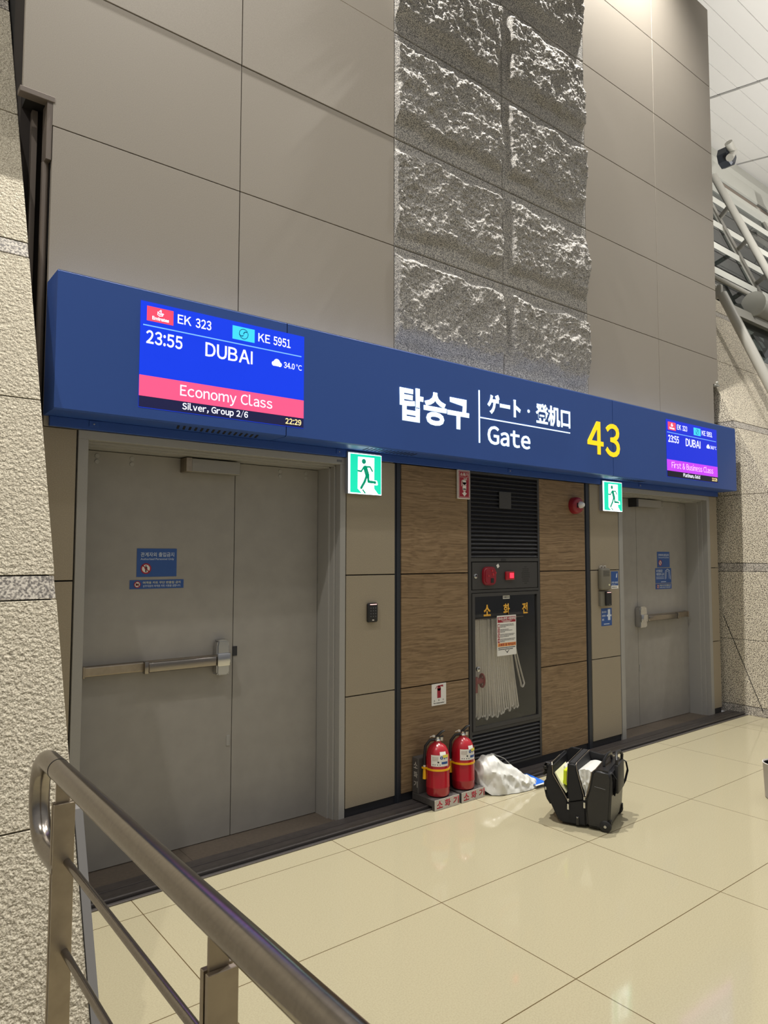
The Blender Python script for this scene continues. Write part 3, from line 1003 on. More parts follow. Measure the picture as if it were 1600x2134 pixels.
y1 = YS - 0.0005
text('탑승구', 2.776, 3.388, 2.446, 2.668, y1, M['white_e'], 'korean_lettering', sign, 0.034, thick=0.003)
bm = box(B(), 3.482, 3.494, y1 - 0.003, y1, 2.375, 2.742)
put('divider_upright', bm, M['white_e'], sign)
bm = box(B(), 3.498, 4.497, y1 - 0.003, y1, 2.549, 2.557)
put('divider_line', bm, M['white_e'], sign)
text('ゲート', 3.570, 3.918, 2.592, 2.735, y1, M['white_e'], 'japanese_lettering', sign, 0.045, thick=0.003)
bm = disc(B(), 4.008, 2.662, 0.012, y1, 0.003); put('middle_dot', bm, M['white_e'], sign)
text('登机口', 4.090, 4.500, 2.582, 2.738, y1, M['white_e'], 'chinese_lettering', sign, 0.022, thick=0.003)
text('Gate', 3.570, 4.022, 2.376, 2.508, y1, M['white_e'], 'english_lettering', sign, 0.018, thick=0.003, han=True)
text('43', 4.722, 5.168, 2.415, 2.692, y1, M['yellow_e'], 'gate_number', sign, 0.016, thick=0.003, han=True)

def display(dx, banner, banner_txt, cls, sub, x_cls, x_sub, scr, strip, label, bt):
    X = lambda x: x + dx
    y = YS - 0.0005
    s = plate(X(1.143), X(2.072), 2.313, 2.838, y, scr, 'display', sign, 0.0015, label=label)
    y -= 0.0015
    plate(X(1.1435), X(2.0715), 2.370, 2.472, y, banner, 'class_banner', s, 0.0006)
    plate(X(1.1435), X(2.0715), 2.315, 2.370, y, strip, 'bottom_strip', s, 0.0006)
    plate(X(1.174), X(1.307), 2.745, 2.818, y, M['logo_red'], 'airline_logo', s, 0.0006)
    plate(X(1.629), X(1.759), 2.743, 2.815, y, M['logo_cyan'], 'airline_logo', s, 0.0006)
    plate(X(1.157), X(2.054), 2.718, 2.7235, y, M['screen_pale'], 'rule_line', s, 0.0006)
    y -= 0.0008
    Wt = M['screen_white']
    T = lambda *a, **k: text(*a, **{**dict(thick=0.0006, han=True), **k})
    T('EK', X(1.329), X(1.401), 2.762, 2.808, y, Wt, 'flight_number', s, 0.012)
    T('323', X(1.424), X(1.509), 2.760, 2.809, y, Wt, 'flight_number', s, 0.018)
    T('KE', X(1.781), X(1.853), 2.757, 2.803, y, Wt, 'flight_number', s, 0.012)
    T('5951', X(1.874), X(1.982), 2.755, 2.804, y, Wt, 'flight_number', s, 0.018)
    T('23:55', X(1.172), X(1.356), 2.631, 2.698, y, Wt, 'departure_time', s, 0.022)
    T('DUBAI', X(1.479), X(1.748), 2.621, 2.695, y, Wt, 'destination', s, 0.016)
    T('34.0', X(1.941), X(2.010), 2.638, 2.672, y, Wt, 'temperature', s, 0.018)
    T('°C', X(2.020), X(2.056), 2.640, 2.672, y, Wt, 'temperature', s, 0.0, han=False)
    bm = B()
    disc(bm, X(1.897), 2.660, 0.020, y, 0.0006); disc(bm, X(1.878), 2.652, 0.013, y, 0.0006, 20); disc(bm, X(1.915), 2.651, 0.013, y, 0.0006, 20)
    box(bm, X(1.876), X(1.918), y - 0.0006, y, 2.640, 2.654)
    put('cloud_symbol', bm, Wt, s)
    T(cls, X(x_cls[0]), X(x_cls[1]), 2.399, 2.452, y, banner_txt, 'class_lettering', s, bt, fit='cap')
    T(sub, X(x_sub[0]), X(x_sub[1]), 2.331, 2.362, y, Wt, 'group_lettering', s, 0.02, fit='cap')
    T('22:29', X(1.954), X(2.056), 2.327, 2.359, y, M['screen_yellow'], 'clock', s, 0.02)
    # airline emblems
    T('Emirates', X(1.200), X(1.284), 2.754, 2.772, y, Wt, 'logo_lettering', s, 0.03, han=False)
    bm = B()
    cx, cz = X(1.241), 2.790
    stroke(bm, [(cx + .002, cz + .019), (cx - .006, cz + .012), (cx + .003, cz + .008), (cx + .004, cz + .016)], 0.003, y, 0.0006)
    stroke(bm, [(cx - .013, cz + .008), (cx - .014, cz - .006), (cx - .004, cz - .012), (cx + .010, cz - .009), (cx + .013, cz + .002), (cx + .004, cz + .003), (cx - .006, cz + .000), (cx - .010, cz + .005)], 0.0035, y, 0.0006)
    stroke(bm, [(cx - .004, cz - .004), (cx + .006, cz - .003), (cx + .016, cz + .001)], 0.003, y, 0.0006)
    put('calligraphic_emblem', bm, Wt, s)
    bm = B()
    cx, cz, r = X(1.694), 2.779, 0.026
    arc = lambda x, z, rr, a0, a1: [(x + rr * math.cos(math.radians(a0 + (a1 - a0) * k / 12)), z + rr * math.sin(math.radians(a0 + (a1 - a0) * k / 12))) for k in range(13)]
    stroke(bm, arc(cx, cz, r, 35, 200), 0.003, y, 0.0006)
    stroke(bm, arc(cx, cz, r, 215, 380), 0.003, y, 0.0006)
    stroke(bm, arc(cx - r / 2, cz, r / 2, 200, 360)[:-3], 0.004, y, 0.0006)
    stroke(bm, arc(cx + r / 2, cz, r / 2, 20, 180)[3:], 0.004, y, 0.0006)
    put('round_emblem', bm, M['logo_navy'], s)
display(0.0, M['pink'], M['screen_white'], 'Economy Class', 'Silver, Group 2/6', (1.349, 1.871), (1.361, 1.725), M['screen'], M['screen_dark'], 'screen with pink Economy Class banner', 0.006)
display(4.759, M['violet'], M['screen_pinkish'], 'First & Business Class', 'Platinum, Gold', (1.222, 1.982), (1.420, 1.725), M['screen2'], M['screen_black'], 'screen with violet First and Business Class banner', 0.0)

# ================================================================ EXIT SIGNS
def exit_sign(x0, x1, label, suff):
    z0, z1 = 1.983, 2.236
    t = thing('exit_sign', label, 'sign', ((x0 + x1) / 2, -0.02, z0), group='exit signs under the gate sign')
    bm = box(B(), x0 - 0.004, x1 + 0.002, -0.036, -0.023, z0 - 0.003, z1 + 0.010, 0.003, 1)
    box(bm, x0, x1, -0.022, -0.0005, z0, 2.2065)
    put('case', bm, M['exit_case'], t)
    W, Hh = x1 - x0, z1 - z0
    y = -0.036
    plate(x0, x1, z0, z1, y, M['exit_white'], 'lit_panel', t, 0.004)
    y -= 0.004
    P = lambda u, v: (x0 + 0.012 + u * (W - 0.015), z1 - v * Hh)
    poly([P(0, 0.02), P(1, 0.012), P(1, 0.985), P(0, 0.975)], y, M['exit_green'], 'green_field', t, 0.0008)
    y -= 0.0008
    pc = [P(.245, .08), P(.77, .075), P(.76, .72), P(.79, .70), P(.86, .63), P(.87, .74), P(.765, .74), P(.765, .845), P(.90, .985), P(.36, .985), P(.235, .87)]
    poly([P(.245, .08), P(.77, .075), P(.765, .845), P(.90, .982), P(.375, .982), P(.235, .87)], y, M['exit_white'], 'doorway_shape', t, 0.0006)
    bm = B(); stroke(bm, [P(.765, .66), P(.845, .66), P(.865, .735), P(.72, .735)], 0.011, y, 0.0006)
    put('foot_outline', bm, M['exit_white'], t)
    y -= 0.0006
    bm = B()
    hx, hz = P(.43, .185); disc(bm, hx, hz, 0.0165, y, 0.0006)
    stroke(bm, [P(.25, .43), P(.345, .44), P(.43, .325)], 0.0115, y, 0.0006)
    stroke(bm, [P(.45, .318), P(.63, .308), P(.705, .41)], 0.0115, y, 0.0006)
    stroke(bm, [P(.475, .345), P(.545, .53)], 0.032, y, 0.0006)
    stroke(bm, [P(.525, .53), P(.455, .69), P(.345, .85)], 0.0175, y, 0.0006)
    stroke(bm, [P(.565, .53), P(.58, .68), P(.80, .69)], 0.0175, y, 0.0006)
    stroke(bm, [P(.40, .90), P(.47, .97)], 0.010, y, 0.0006)
    put('running_figure', bm, M['exit_man'], t)
exit_sign(2.500, 2.757, 'lit green running-man exit sign right of the left door', 0)
exit_sign(5.158, 5.434, 'lit green running-man exit sign left of the right door', 1)
# ================================================================ FIRE HYDRANT CABINET
cab = thing('hydrant_cabinet', 'dark grey recessed fire hydrant cabinet with glass door between the wood panels', 'cabinet', (3.965, 0.1, 0.07))
bm = B()
box(bm, 3.576, 3.600, -0.004, 0.30, 0.066, 2.206)
box(bm, 4.336, 4.354, -0.004, 0.30, 0.066, 2.206)
box(bm, 3.600, 4.336, 0.290, 0.31, 0.066, 2.206)
for a, b_ in ((0.064, 0.078), (0.336, 0.356), (1.332, 1.352), (1.556, 1.582), (2.19, 2.206)):
    box(bm, 3.600, 4.336, -0.003, 0.29, a, b_)
put('body', bm, M['charcoal'], cab)
bm = box(B(), 3.601, 4.335, 0.286, 0.29, 0.357, 1.331)
put('back_panel', bm, M['cab_in'], cab)
def louver(x0, x1, z0, z1, n):
    bm = B()
    p = (z1 - z0) / n
    for k in range(n):
        z = z0 + k * p
        prism(bm, [(0.016, z), (-0.003, z + p * 0.12), (-0.003, z + p * 0.30), (0.016, z + p * 0.92)], 'x', x0, x1)
    box(bm, x0, x1, 0.016, 0.022, z0, z1)
    return put('louver', bm, M['black'], cab)
up = louver(3.601, 4.335, 1.583, 2.189, 20)
louver(3.601, 4.335, 0.079, 0.335, 9)
plate(3.896, 4.026, 1.949, 2.076, -0.0035, M['charcoal'], 'blank_plate', up, 0.004)
ap = plate(3.612, 4.326, 1.356, 1.550, 0.004, M['charcoal'], 'alarm_panel', cab, 0.006)
# call point
bm = B()
cx, cz = 3.778, 1.451
sh = [(cx + 0.068 * math.copysign(abs(math.cos(a)) ** 0.6, math.cos(a)), cz + 0.068 * math.copysign(abs(math.sin(a)) ** 0.6, math.sin(a))) for a in [2 * math.pi * k / 32 for k in range(32)]]
prism(bm, sh, 'y', -0.028, -0.002)
bmesh.ops.bevel(bm, geom=[e for e in bm.edges if all(abs(v.co.y + 0.028) < 1e-4 for v in e.verts)], offset=0.012, segments=3, affect='EDGES')
cp = put('call_point', bm, M['red_dark'], cab, smooth=True)
bm = box(B(), 3.776, 3.806, -0.032, -0.027, 1.402, 1.436, 0.002, 1); put('call_handset_socket', bm, M['rubber'], cp)
for (x, z, r) in ((3.800, 1.462, 0.010), (3.752, 1.452, 0.008), (3.828, 1.474, 0.008), (3.79, 1.49, 0.009)):
    bm = lathe(B(), [(0.0, -0.033), (r, -0.031), (r, -0.027)], x, 0, 14, 'y', z)
    put('call_button', bm, M['red'], cp)
bm = box(B(), 3.953, 4.048, -0.018, -0.002, 1.418, 1.482, 0.006, 2); lamp_ = put('lamp_housing', bm, M['red'], cab)
bm = box(B(), 3.992, 4.034, -0.022, -0.017, 1.432, 1.470, 0.002, 1); put('lamp_lens', bm, M['red_glow'], lamp_)
bm = B()
for i in range(-4, 5):
    for j in range(-4, 5):
        if i * i + j * j <= 18 and (i + j) % 1 == 0:
            disc(bm, 4.188 + i * 0.0105, 1.452 + j * 0.0155, 0.0028, -0.0022, 0.0006, 8)
put('speaker_holes', bm, M['gap'], cab)
bm = lathe(B(), [(0.0, -0.008), (0.009, -0.008), (0.017, -0.006), (0.018, -0.002)], 3.645, 0, 20, 'y', 1.452)
lk = put('lock', bm, M['chrome'], cab)
bm = disc(B(), 3.647, 1.456, 0.007, -0.0078, 0.0008, 12); put('keyhole', bm, M['gap'], lk)
bm = B(); prism(bm, [(3.862, 1.528), (3.884, 1.540), (3.896, 1.520), (3.878, 1.506)], 'y', -0.003, -0.002); put('paper_scrap', bm, M['paper'], cab)
bm = box(B(), 3.915, 3.968, -0.0045, -0.003, 1.560, 1.577); mp_ = put('maker_plate', bm, M['ink'], cab)
# glazed door
bm = B()
X0, X1, Z0, Z1 = 3.604, 4.332, 0.360, 1.328
for a in ((X0, 3.630, Z0, Z1), (4.312, X1, Z0, Z1), (3.630, 4.312, Z0, 0.388), (3.630, 4.312, 1.304, Z1)):
    box(bm, a[0], a[1], -0.010, 0.012, a[2], a[3])
dr = put('glazed_door', bm, M['charcoal'], cab)
put('pane', box(B(), 3.630, 4.312, 0.0015, 0.0045, 0.388, 1.304), M['glass'], dr)
bm = lathe(B(), [(0.0, -0.012), (0.010, -0.012), (0.018, -0.009), (0.019, 0.001)], 3.664, 0, 20, 'y', 0.792)
lk = put('lock', bm, M['chrome'], dr)
bm = disc(B(), 3.664, 0.795, 0.006, -0.0118, 0.0008, 12); put('keyhole', bm, M['gap'], lk)
for txt, a, b_ in (('소', 3.729, 3.803), ('화', 3.939, 4.008), ('전', 4.148, 4.212)):
    text(txt, a, b_, 1.160, 1.243, 0.0012, M['amber'], 'door_lettering', dr, 0.03, thick=0.001)
lb = plate(3.935, 4.008, 1.278, 1.3035, 0.0012, M['paper'], 'number_label', dr, 0.0008)
bm = B()
for x in (3.943, 3.956, 3.966, 3.979, 3.994): box(bm, x, x + 0.008, -0.0003, 0.0004, 1.283, 1.298)
put('label_print', bm, M['ink_grey'], lb)
bm = box(B(), 3.64, 4.30, 0.07, 0.284, 1.148, 1.168); put('hose_shelf', bm, M['charcoal'], cab)
bm = B(); tube(bm, [(3.645, 0.088, 1.130), (4.26, 0.088, 1.130)], 0.006, 8); put('hose_bar', bm, M['steel_flat'], cab)

# flat canvas hose hung in folds
hz = thing('fire_hose', 'pale canvas fire hose hanging in folds behind the cabinet glass', 'hose', (3.97, 0.14, 1.1))
bm = B()
rr = random.Random(3)
N = 23
for k in range(N):
    t = k / (N - 1)
    x_top = 3.660 + 0.44 * t
    x_bot = 3.648 + 0.545 * t + rr.uniform(-.004, .004)
    zb = 0.415 + (0.10 * max(0, (t - 0.5)) ** 1.2) + rr.uniform(-.018, .018) + (0.0 if k != 10 else -0.02)
    if k == N - 1: x_bot, zb = 4.235, 0.60
    hw = 0.0085 + (0.008 if k == N - 1 else 0)
    path = []
    yy = 0.088 + rr.uniform(-.007, .007)
    for q in range(9):
        f = q / 8; path.append((x_top + (x_bot - x_top) * f ** 1.4 - hw * f, yy, 1.128 + (zb + hw - 1.128) * f))
    for q in range(1, 6):
        a = math.pi + math.pi * q / 6; path.append((x_bot + hw * math.cos(a), yy, zb + hw + 1.6 * hw * math.sin(a)))
    for q in range(8, -1, -1):
        f = q / 8; path.append((x_top + 0.006 + (x_bot - x_top) * f ** 1.4 + hw * f, yy, 1.128 + (zb + hw - 1.128) * f))
    tube(bm, path, 1.0, 8, flat=(0.0095, 0.0050))
put('hose_folds', bm, M['hose'], hz, smooth=60)
# hydrant valve with red handwheel
vl = thing('hydrant_valve', 'red handwheel hydrant valve behind the lower left of the cabinet glass', 'valve', (3.70, 0.1, 0.69))
bm = B()
rw = 0.046
tube(bm, [(3.742 + 0.012 * math.sin(a) * 0, 0.034 + rw * 0.5 * math.cos(a), 0.698 + rw * math.sin(a)) for a in [2 * math.pi * k / 24 for k in range(24)]], 0.008, 8, closed=True)
for k in range(5):
    a = 2 * math.pi * k / 5
    tube(bm, [(3.742, 0.034, 0.698), (3.742, 0.034 + rw * 0.5 * math.cos(a), 0.698 + rw * math.sin(a))], 0.005, 8)
put('handwheel', bm, M['red_dark'], vl, smooth=True)
bm = B(); tube(bm, [(3.742, 0.034, 0.698), (3.62, 0.034, 0.698)], 0.022, 12); tube(bm, [(3.665, 0.034, 0.62), (3.665, 0.034, 0.73)], 0.024, 12)
put('valve_body', bm, M['red_dark'], vl, smooth=True)

# instruction notice stuck on the glass
nt_ = thing('instruction_notice', 'white and red hydrant instruction notice stuck on the cabinet glass', 'notice', (3.972, 0.0, 0.863))
y = 0.0012
plate(3.868, 4.077, 0.863, 1.157, y, M['paper'], 'notice_sheet', nt_, 0.001)
y -= 0.001
nb = plate(3.874, 4.071, 1.106, 1.147, y, M['red_sign'], 'title_band', nt_, 0.0005)
text('옥내소화전 사용방법', 3.880, 4.066, 1.123, 1.144, y - 0.0005, M['paper'], 'title_lettering', nb, 0.03, thick=0.0005)
bm = B()
box(bm, 3.918, 4.030, y - 0.001, y - 0.0005, 1.116, 1.119); box(bm, 3.935, 4.012, y - 0.001, y - 0.0005, 1.109, 1.112)
put('fine_print', bm, M['paper'], nb)
for k in range(4):
    z1 = 1.096 - 0.0355 * k
    nb = plate(3.875, 3.898, z1 - 0.031, z1, y, M['red_sign'], 'step_block', nt_, 0.0005)
    text(str(k + 1), 3.880, 3.893, z1 - 0.026, z1 - 0.005, y - 0.0005, M['paper'], 'step_number', nb, 0.02, thick=0.0005)
bm = B()
for k in range(4):
    z1 = 1.096 - 0.0355 * k
    for j, L in enumerate(((0.145, 0.15, 0.06), (0.09, 0.13, 0.05), (0.155, 0.145, 0.09), (0.16, 0.15, 0.05))[k]):
        xx = 3.904
        while xx < 3.904 + L:
            wd = rr.uniform(0.006, 0.018)
            box(bm, xx, min(xx + wd, 3.904 + L), y - 0.0005, y, z1 - 0.008 - 0.009 * j, z1 - 0.004 - 0.009 * j); xx += wd + 0.003
for j, L in enumerate((0.185, 0.16)):
    xx = 3.880
    while xx < 3.880 + L:
        wd = rr.uniform(0.006, 0.016)
        box(bm, xx, min(xx + wd, 3.880 + L), y - 0.0005, y, 0.918 - 0.012 * j, 0.924 - 0.012 * j); xx += wd + 0.003
put('fine_print', bm, M['ink'], nt_)
nb = plate(3.874, 4.073, 0.930, 0.956, y, M['orange'], 'warning_band', nt_, 0.0005)
text('소화전 앞 적치금지', 3.882, 4.067, 0.933, 0.953, y - 0.0005, M['red_sign'], 'warning_lettering', nb, 0.03, thick=0.0005)
bm = B()
stroke(bm, [(3.952, 0.902), (3.975, 0.886), (3.998, 0.902)], 0.004, y, 0.0005); stroke(bm, [(3.962, 0.897), (3.976, 0.880), (3.988, 0.893)], 0.003, y, 0.0005)
put('winged_emblem', bm, M['ink'], nt_)

# ================================================================ WALL-MOUNTED THINGS
# projecting red extinguisher sign
t = thing('extinguisher_sign', 'red and white projecting extinguisher sign with down arrow beside the louver', 'sign', (3.517, -0.01, 2.0))
bm = box(B(), 3.458, 3.578, -0.020, -0.0045, 2.000, 2.206, 0.002, 1)
put('sign_body', bm, M['white'], t)
y = -0.0202
plate(3.464, 3.572, 2.007, 2.199, y, M['red_sign'], 'red_field', t, 0.0006)
y -= 0.0006
bm = B()
for a in ((3.469, 3.567, 2.192, 2.194), (3.469, 3.567, 2.012, 2.014), (3.469, 3.471, 2.012, 2.194), (3.565, 3.567, 2.012, 2.194)): box(bm, a[0], a[1], y - 0.0005, y, a[2], a[3])
box(bm, 3.476, 3.560, y - 0.0005, y, 2.154, 2.1555)
put('white_outline', bm, M['paper'], t)
text('소화기', 3.479, 3.557, 2.162, 2.186, y, M['paper'], 'korean_lettering', t, 0.02, thick=0.0005)
bm = B()
box(bm, 3.502, 3.538, y - 0.0005, y, 2.066, 2.096); box(bm, 3.502, 3.538, y - 0.0005, y, 2.0985, 2.118)
disc(bm, 3.520, 2.118, 0.018, y, 0.0005); disc(bm, 3.520, 2.066, 0.018, y, 0.0005, rz=0.008)
stroke(bm, [(3.520, 2.134), (3.516, 2.146)], 0.006, y, 0.0005); stroke(bm, [(3.516, 2.140), (3.546, 2.149)], 0.004, y, 0.0005); stroke(bm, [(3.524, 2.136), (3.548, 2.138)], 0.004, y, 0.0005)
stroke(bm, [(3.512, 2.135), (3.494, 2.128), (3.491, 2.090)], 0.004, y, 0.0005)
prism(bm, [(3.510, 2.054), (3.530, 2.054), (3.530, 2.042), (3.545, 2.042), (3.520, 2.018), (3.495, 2.042), (3.510, 2.042)], 'y', y - 0.0005, y)
put('extinguisher_pictogram', bm, M['paper'], t)

# low white extinguisher sign
t = thing('extinguisher_sign', 'white extinguisher sign with red pictogram low on the wood panel', 'sign', (3.285, 0.0, 0.587))
bm = box(B(), 3.219, 3.352, -0.003, -0.0002, 0.588, 0.732, 0.001, 1); put('sign_plate', bm, M['paper'], t)
y = -0.0031
bm = B()
box(bm, 3.269, 3.302, y - 0.0005, y, 0.636, 0.700); disc(bm, 3.2855, 0.700, 0.0165, y, 0.0005)
box(bm, 3.278, 3.293, y - 0.0005, y, 0.712, 0.720); prism(bm, [(3.290, 0.714), (3.324, 0.708), (3.322, 0.722), (3.290, 0.720)], 'y', y - 0.0005, y)
stroke(bm, [(3.280, 0.718), (3.262, 0.712), (3.255, 0.700)], 0.005, y, 0.0005)
put('extinguisher_pictogram', bm, M['red_sign'], t)
for ch, x in (('소', 3.243), ('화', 3.283), ('기', 3.322)):
    text(ch, x - 0.006, x + 0.006, 0.615, 0.627, y, M['ink'], 'korean_lettering', t, 0.0, thick=0.0005)
text('Fire Extinguisher', 3.236, 3.335, 0.597, 0.608, y, M['ink'], 'english_lettering', t, 0.02, thick=0.0005)

# red strobe sounder
t = thing('fire_alarm_sounder', 'round dark red fire alarm with clear strobe lens on the upper wood panel', 'alarm', (4.80, 0.0, 2.01))
bm = lathe(B(), [(0.0, -0.060), (0.05, -0.060), (0.062, -0.052), (0.068, -0.035), (0.070, -0.010), (0.070, -0.0003)], 4.800, 0, 36, 'y', 2.011)
put('sounder_body', bm, M['red_dark'], t, smooth=True)
bm = lathe(B(), [(0.0, -0.098), (0.016, -0.094), (0.026, -0.080), (0.029, -0.0605)], 4.808, 0, 24, 'y', 2.014)
ln = put('strobe_lens', bm, M['lens'], t, smooth=True)
bm = B()
for k in range(6): box(bm, 4.762 + k * 0.004, 4.764 + k * 0.004, -0.0612, -0.0602, 1.99, 2.03)
put('sounder_slots', bm, M['gap'], t)

# card reader with keypad by the left door
t = thing('keypad_reader', 'black keypad card reader with pale light bar by the left door', 'card reader', (2.707, 0.0, 1.18))
bm = box(B(), 2.668, 2.748, -0.022, -0.0003, 1.179, 1.300, 0.010, 3); put('reader_body', bm, M['rubber'], t, smooth=True)
bm = box(B(), 2.683, 2.735, -0.0235, -0.0218, 1.289, 1.293); put('light_bar', bm, M['keypad_light'], t)
bm = B()
for i in range(3):
    for j in range(4): box(bm, 2.687 + 0.019 * i, 2.692 + 0.019 * i, -0.0226, -0.0219, 1.213 + 0.0175 * j, 1.219 + 0.0175 * j)
put('key_marks', bm, M['ink_grey'], t)
bm = box(B(), 2.700, 2.714, -0.0226, -0.0219, 1.190, 1.196); put('badge', bm, M['white'], t)

# intercom, reader and stickers by the right door
t = thing('intercom_box', 'grey rounded intercom box above a card reader by the right door', 'intercom', (5.175, 0.0, 1.305))
bm = box(B(), 5.112, 5.240, -0.045, -0.0003, 1.309, 1.493, 0.016, 3); put('intercom_body', bm, M['intercom'], t, smooth=True)
bm = B()
for k in range(5): box(bm, 5.130, 5.222, -0.0458, -0.0449, 1.428 + k * 0.010, 1.431 + k * 0.010)
put('speaker_grille', bm, M['gap'], t)
bm = lathe(B(), [(0.0, -0.049), (0.008, -0.048), (0.009, -0.044)], 5.212, 0, 14, 'y', 1.352); put('call_button', bm, M['cream'], t)
bm = B(); tube(bm, [(5.14, -0.008, 1.494), (5.14, -0.008, 1.512), (5.17, -0.008, 1.512), (5.17, -0.008, 1.494)], 0.003, 8); tube(bm, [(5.19, -0.008, 1.494), (5.19, -0.008, 1.512), (5.22, -0.008, 1.512), (5.22, -0.008, 1.494)], 0.003, 8)
put('cable_clip', bm, M['white'], t)
t = thing('door_card_reader', 'black card reader with red light below the grey intercom box', 'card reader', (5.19, 0.0, 1.17))
bm = box(B(), 5.120, 5.258, -0.024, -0.0003, 1.172, 1.300, 0.004, 2); put('back_plate', bm, M['intercom'], t)
bm = box(B(), 5.176, 5.256, -0.040, -0.0235, 1.176, 1.297, 0.006, 2); put('reader_body', bm, M['rubber'], t)
bm = box(B(), 5.190, 5.244, -0.0413, -0.0398, 1.286, 1.290); put('light_bar', bm, M['keypad_light'], t)
bm = box(B(), 5.218, 5.232, -0.0408, -0.0398, 1.184, 1.190); put('badge', bm, M['ink_grey'], t)
t = thing('wall_sticker', 'blue and white tall sticker right of the grey intercom box', 'sticker', (5.36, 0.0, 1.31))
plate(5.307, 5.412, 1.314, 1.464, -0.0003, M['sticker'], 'sticker_sheet', t, 0.001)
plate(5.3075, 5.4115, 1.3145, 1.342, -0.0013, M['paper'], 'white_foot', t, 0.0004)
text('인터폰 사용방법', 5.312, 5.405, 1.358, 1.376, -0.0013, M['sticker_txt'], 'korean_lettering', t, 0.02, thick=0.0004)
bm = B()
prism(bm, [(5.378, 1.41), (5.392, 1.41), (5.398, 1.45), (5.384, 1.44)], 'y', -0.0017, -0.0013)
for x in (5.318, 5.33, 5.345, 5.36): box(bm, x, x + 0.009, -0.0017, -0.0013, 1.347, 1.351)
put('hand_symbol', bm, M['sticker_txt'], t)
bm = B()
for x in (5.318, 5.335, 5.352, 5.372): box(bm, x, x + 0.012, -0.0021, -0.0017, 1.324, 1.331)
put('foot_print', bm, M['ink'], t)
t = thing('wall_sticker', 'blue sticker with a white door drawing below the black card reader', 'sticker', (5.23, 0.0, 1.0))
plate(5.155, 5.307, 1.004, 1.152, -0.0003, M['sticker'], 'sticker_sheet', t, 0.001)
for s_, z, x1 in (('출입시 반드시', 1.112, 5.228), ('본인확인 후', 1.080, 5.222), ('출입', 1.048, 5.192)):
    text(s_, 5.166, x1, z, z + 0.018, -0.0013, M['sticker_txt'], 'korean_lettering', t, 0.02, thick=0.0004)
bm = B()
box(bm, 5.250, 5.284, -0.0017, -0.0013, 1.050, 1.142); box(bm, 5.234, 5.300, -0.0019, -0.0017, 1.082, 1.096)
box(bm, 5.19, 5.27, -0.0017, -0.0013, 1.016, 1.022)
put('door_drawing', bm, M['sticker_txt'], t)

# ================================================================ FIRE EXTINGUISHERS ON THEIR STANDS
def stand(x0, x1, label):
    t = thing('extinguisher_stand', label, 'stand', ((x0 + x1) / 2, -0.12, 0.0), group='extinguisher stands at the wall')
    bm = B()
    box(bm, x0, x1, -0.228, -0.012, 0.0225, 0.066, 0.003, 1)
    box(bm, x0 + 0.001, x1 - 0.001, -0.227, -0.202, 0.001, 0.03)
    box(bm, x0, x1, -0.072, -0.012, 0.064, 0.292, 0.006, 2)
    put('stand_body', bm, M['stand'], t)
    bm = box(B(), x0 + 0.001, x1 - 0.001, -0.2305, -0.228, 0.002, 0.066); put('front_face', bm, M['stand_lit_look'], t)  # lit look of the front is put into its colour
    for ch, f in (('소', 0.20), ('화', 0.52), ('기', 0.86)):
        c_ = x0 + (x1 - x0) * f
        text(ch, c_ - 0.025, c_ + 0.025, 0.012, 0.058, -0.2306, M['red_sign'], 'front_lettering', t, 0.03, thick=0.0006)
    # vertical lettering on the left side of the upright
    for ch, z in (('소', 0.225), ('화', 0.165), ('기', 0.105)):
        bm = text_bm(ch, 0.01)
        xs = [v.co.x for v in bm.verts]; ys_ = [v.co.y for v in bm.verts]
        for v in bm.verts:
            a = (v.co.x - min(xs)) / (max(xs) - min(xs)); b2 = (v.co.y - min(ys_)) / (max(ys_) - min(ys_))
            v.co = Vector((x0 - 0.0008, -0.066 + (1 - b2) * 0.036, z + a * 0.045)) if False else Vector((x0 - 0.0008, -0.030 - a * 0.036, z + b2 * 0.040))
        put('side_lettering', bm, M['stand_lit_look'], t)
    return t
stand(3.036, 3.250, 'left of two grey extinguisher stands, nearest the black corner post')
stand(3.271, 3.486, 'right of two grey extinguisher stands, next to the white bag')

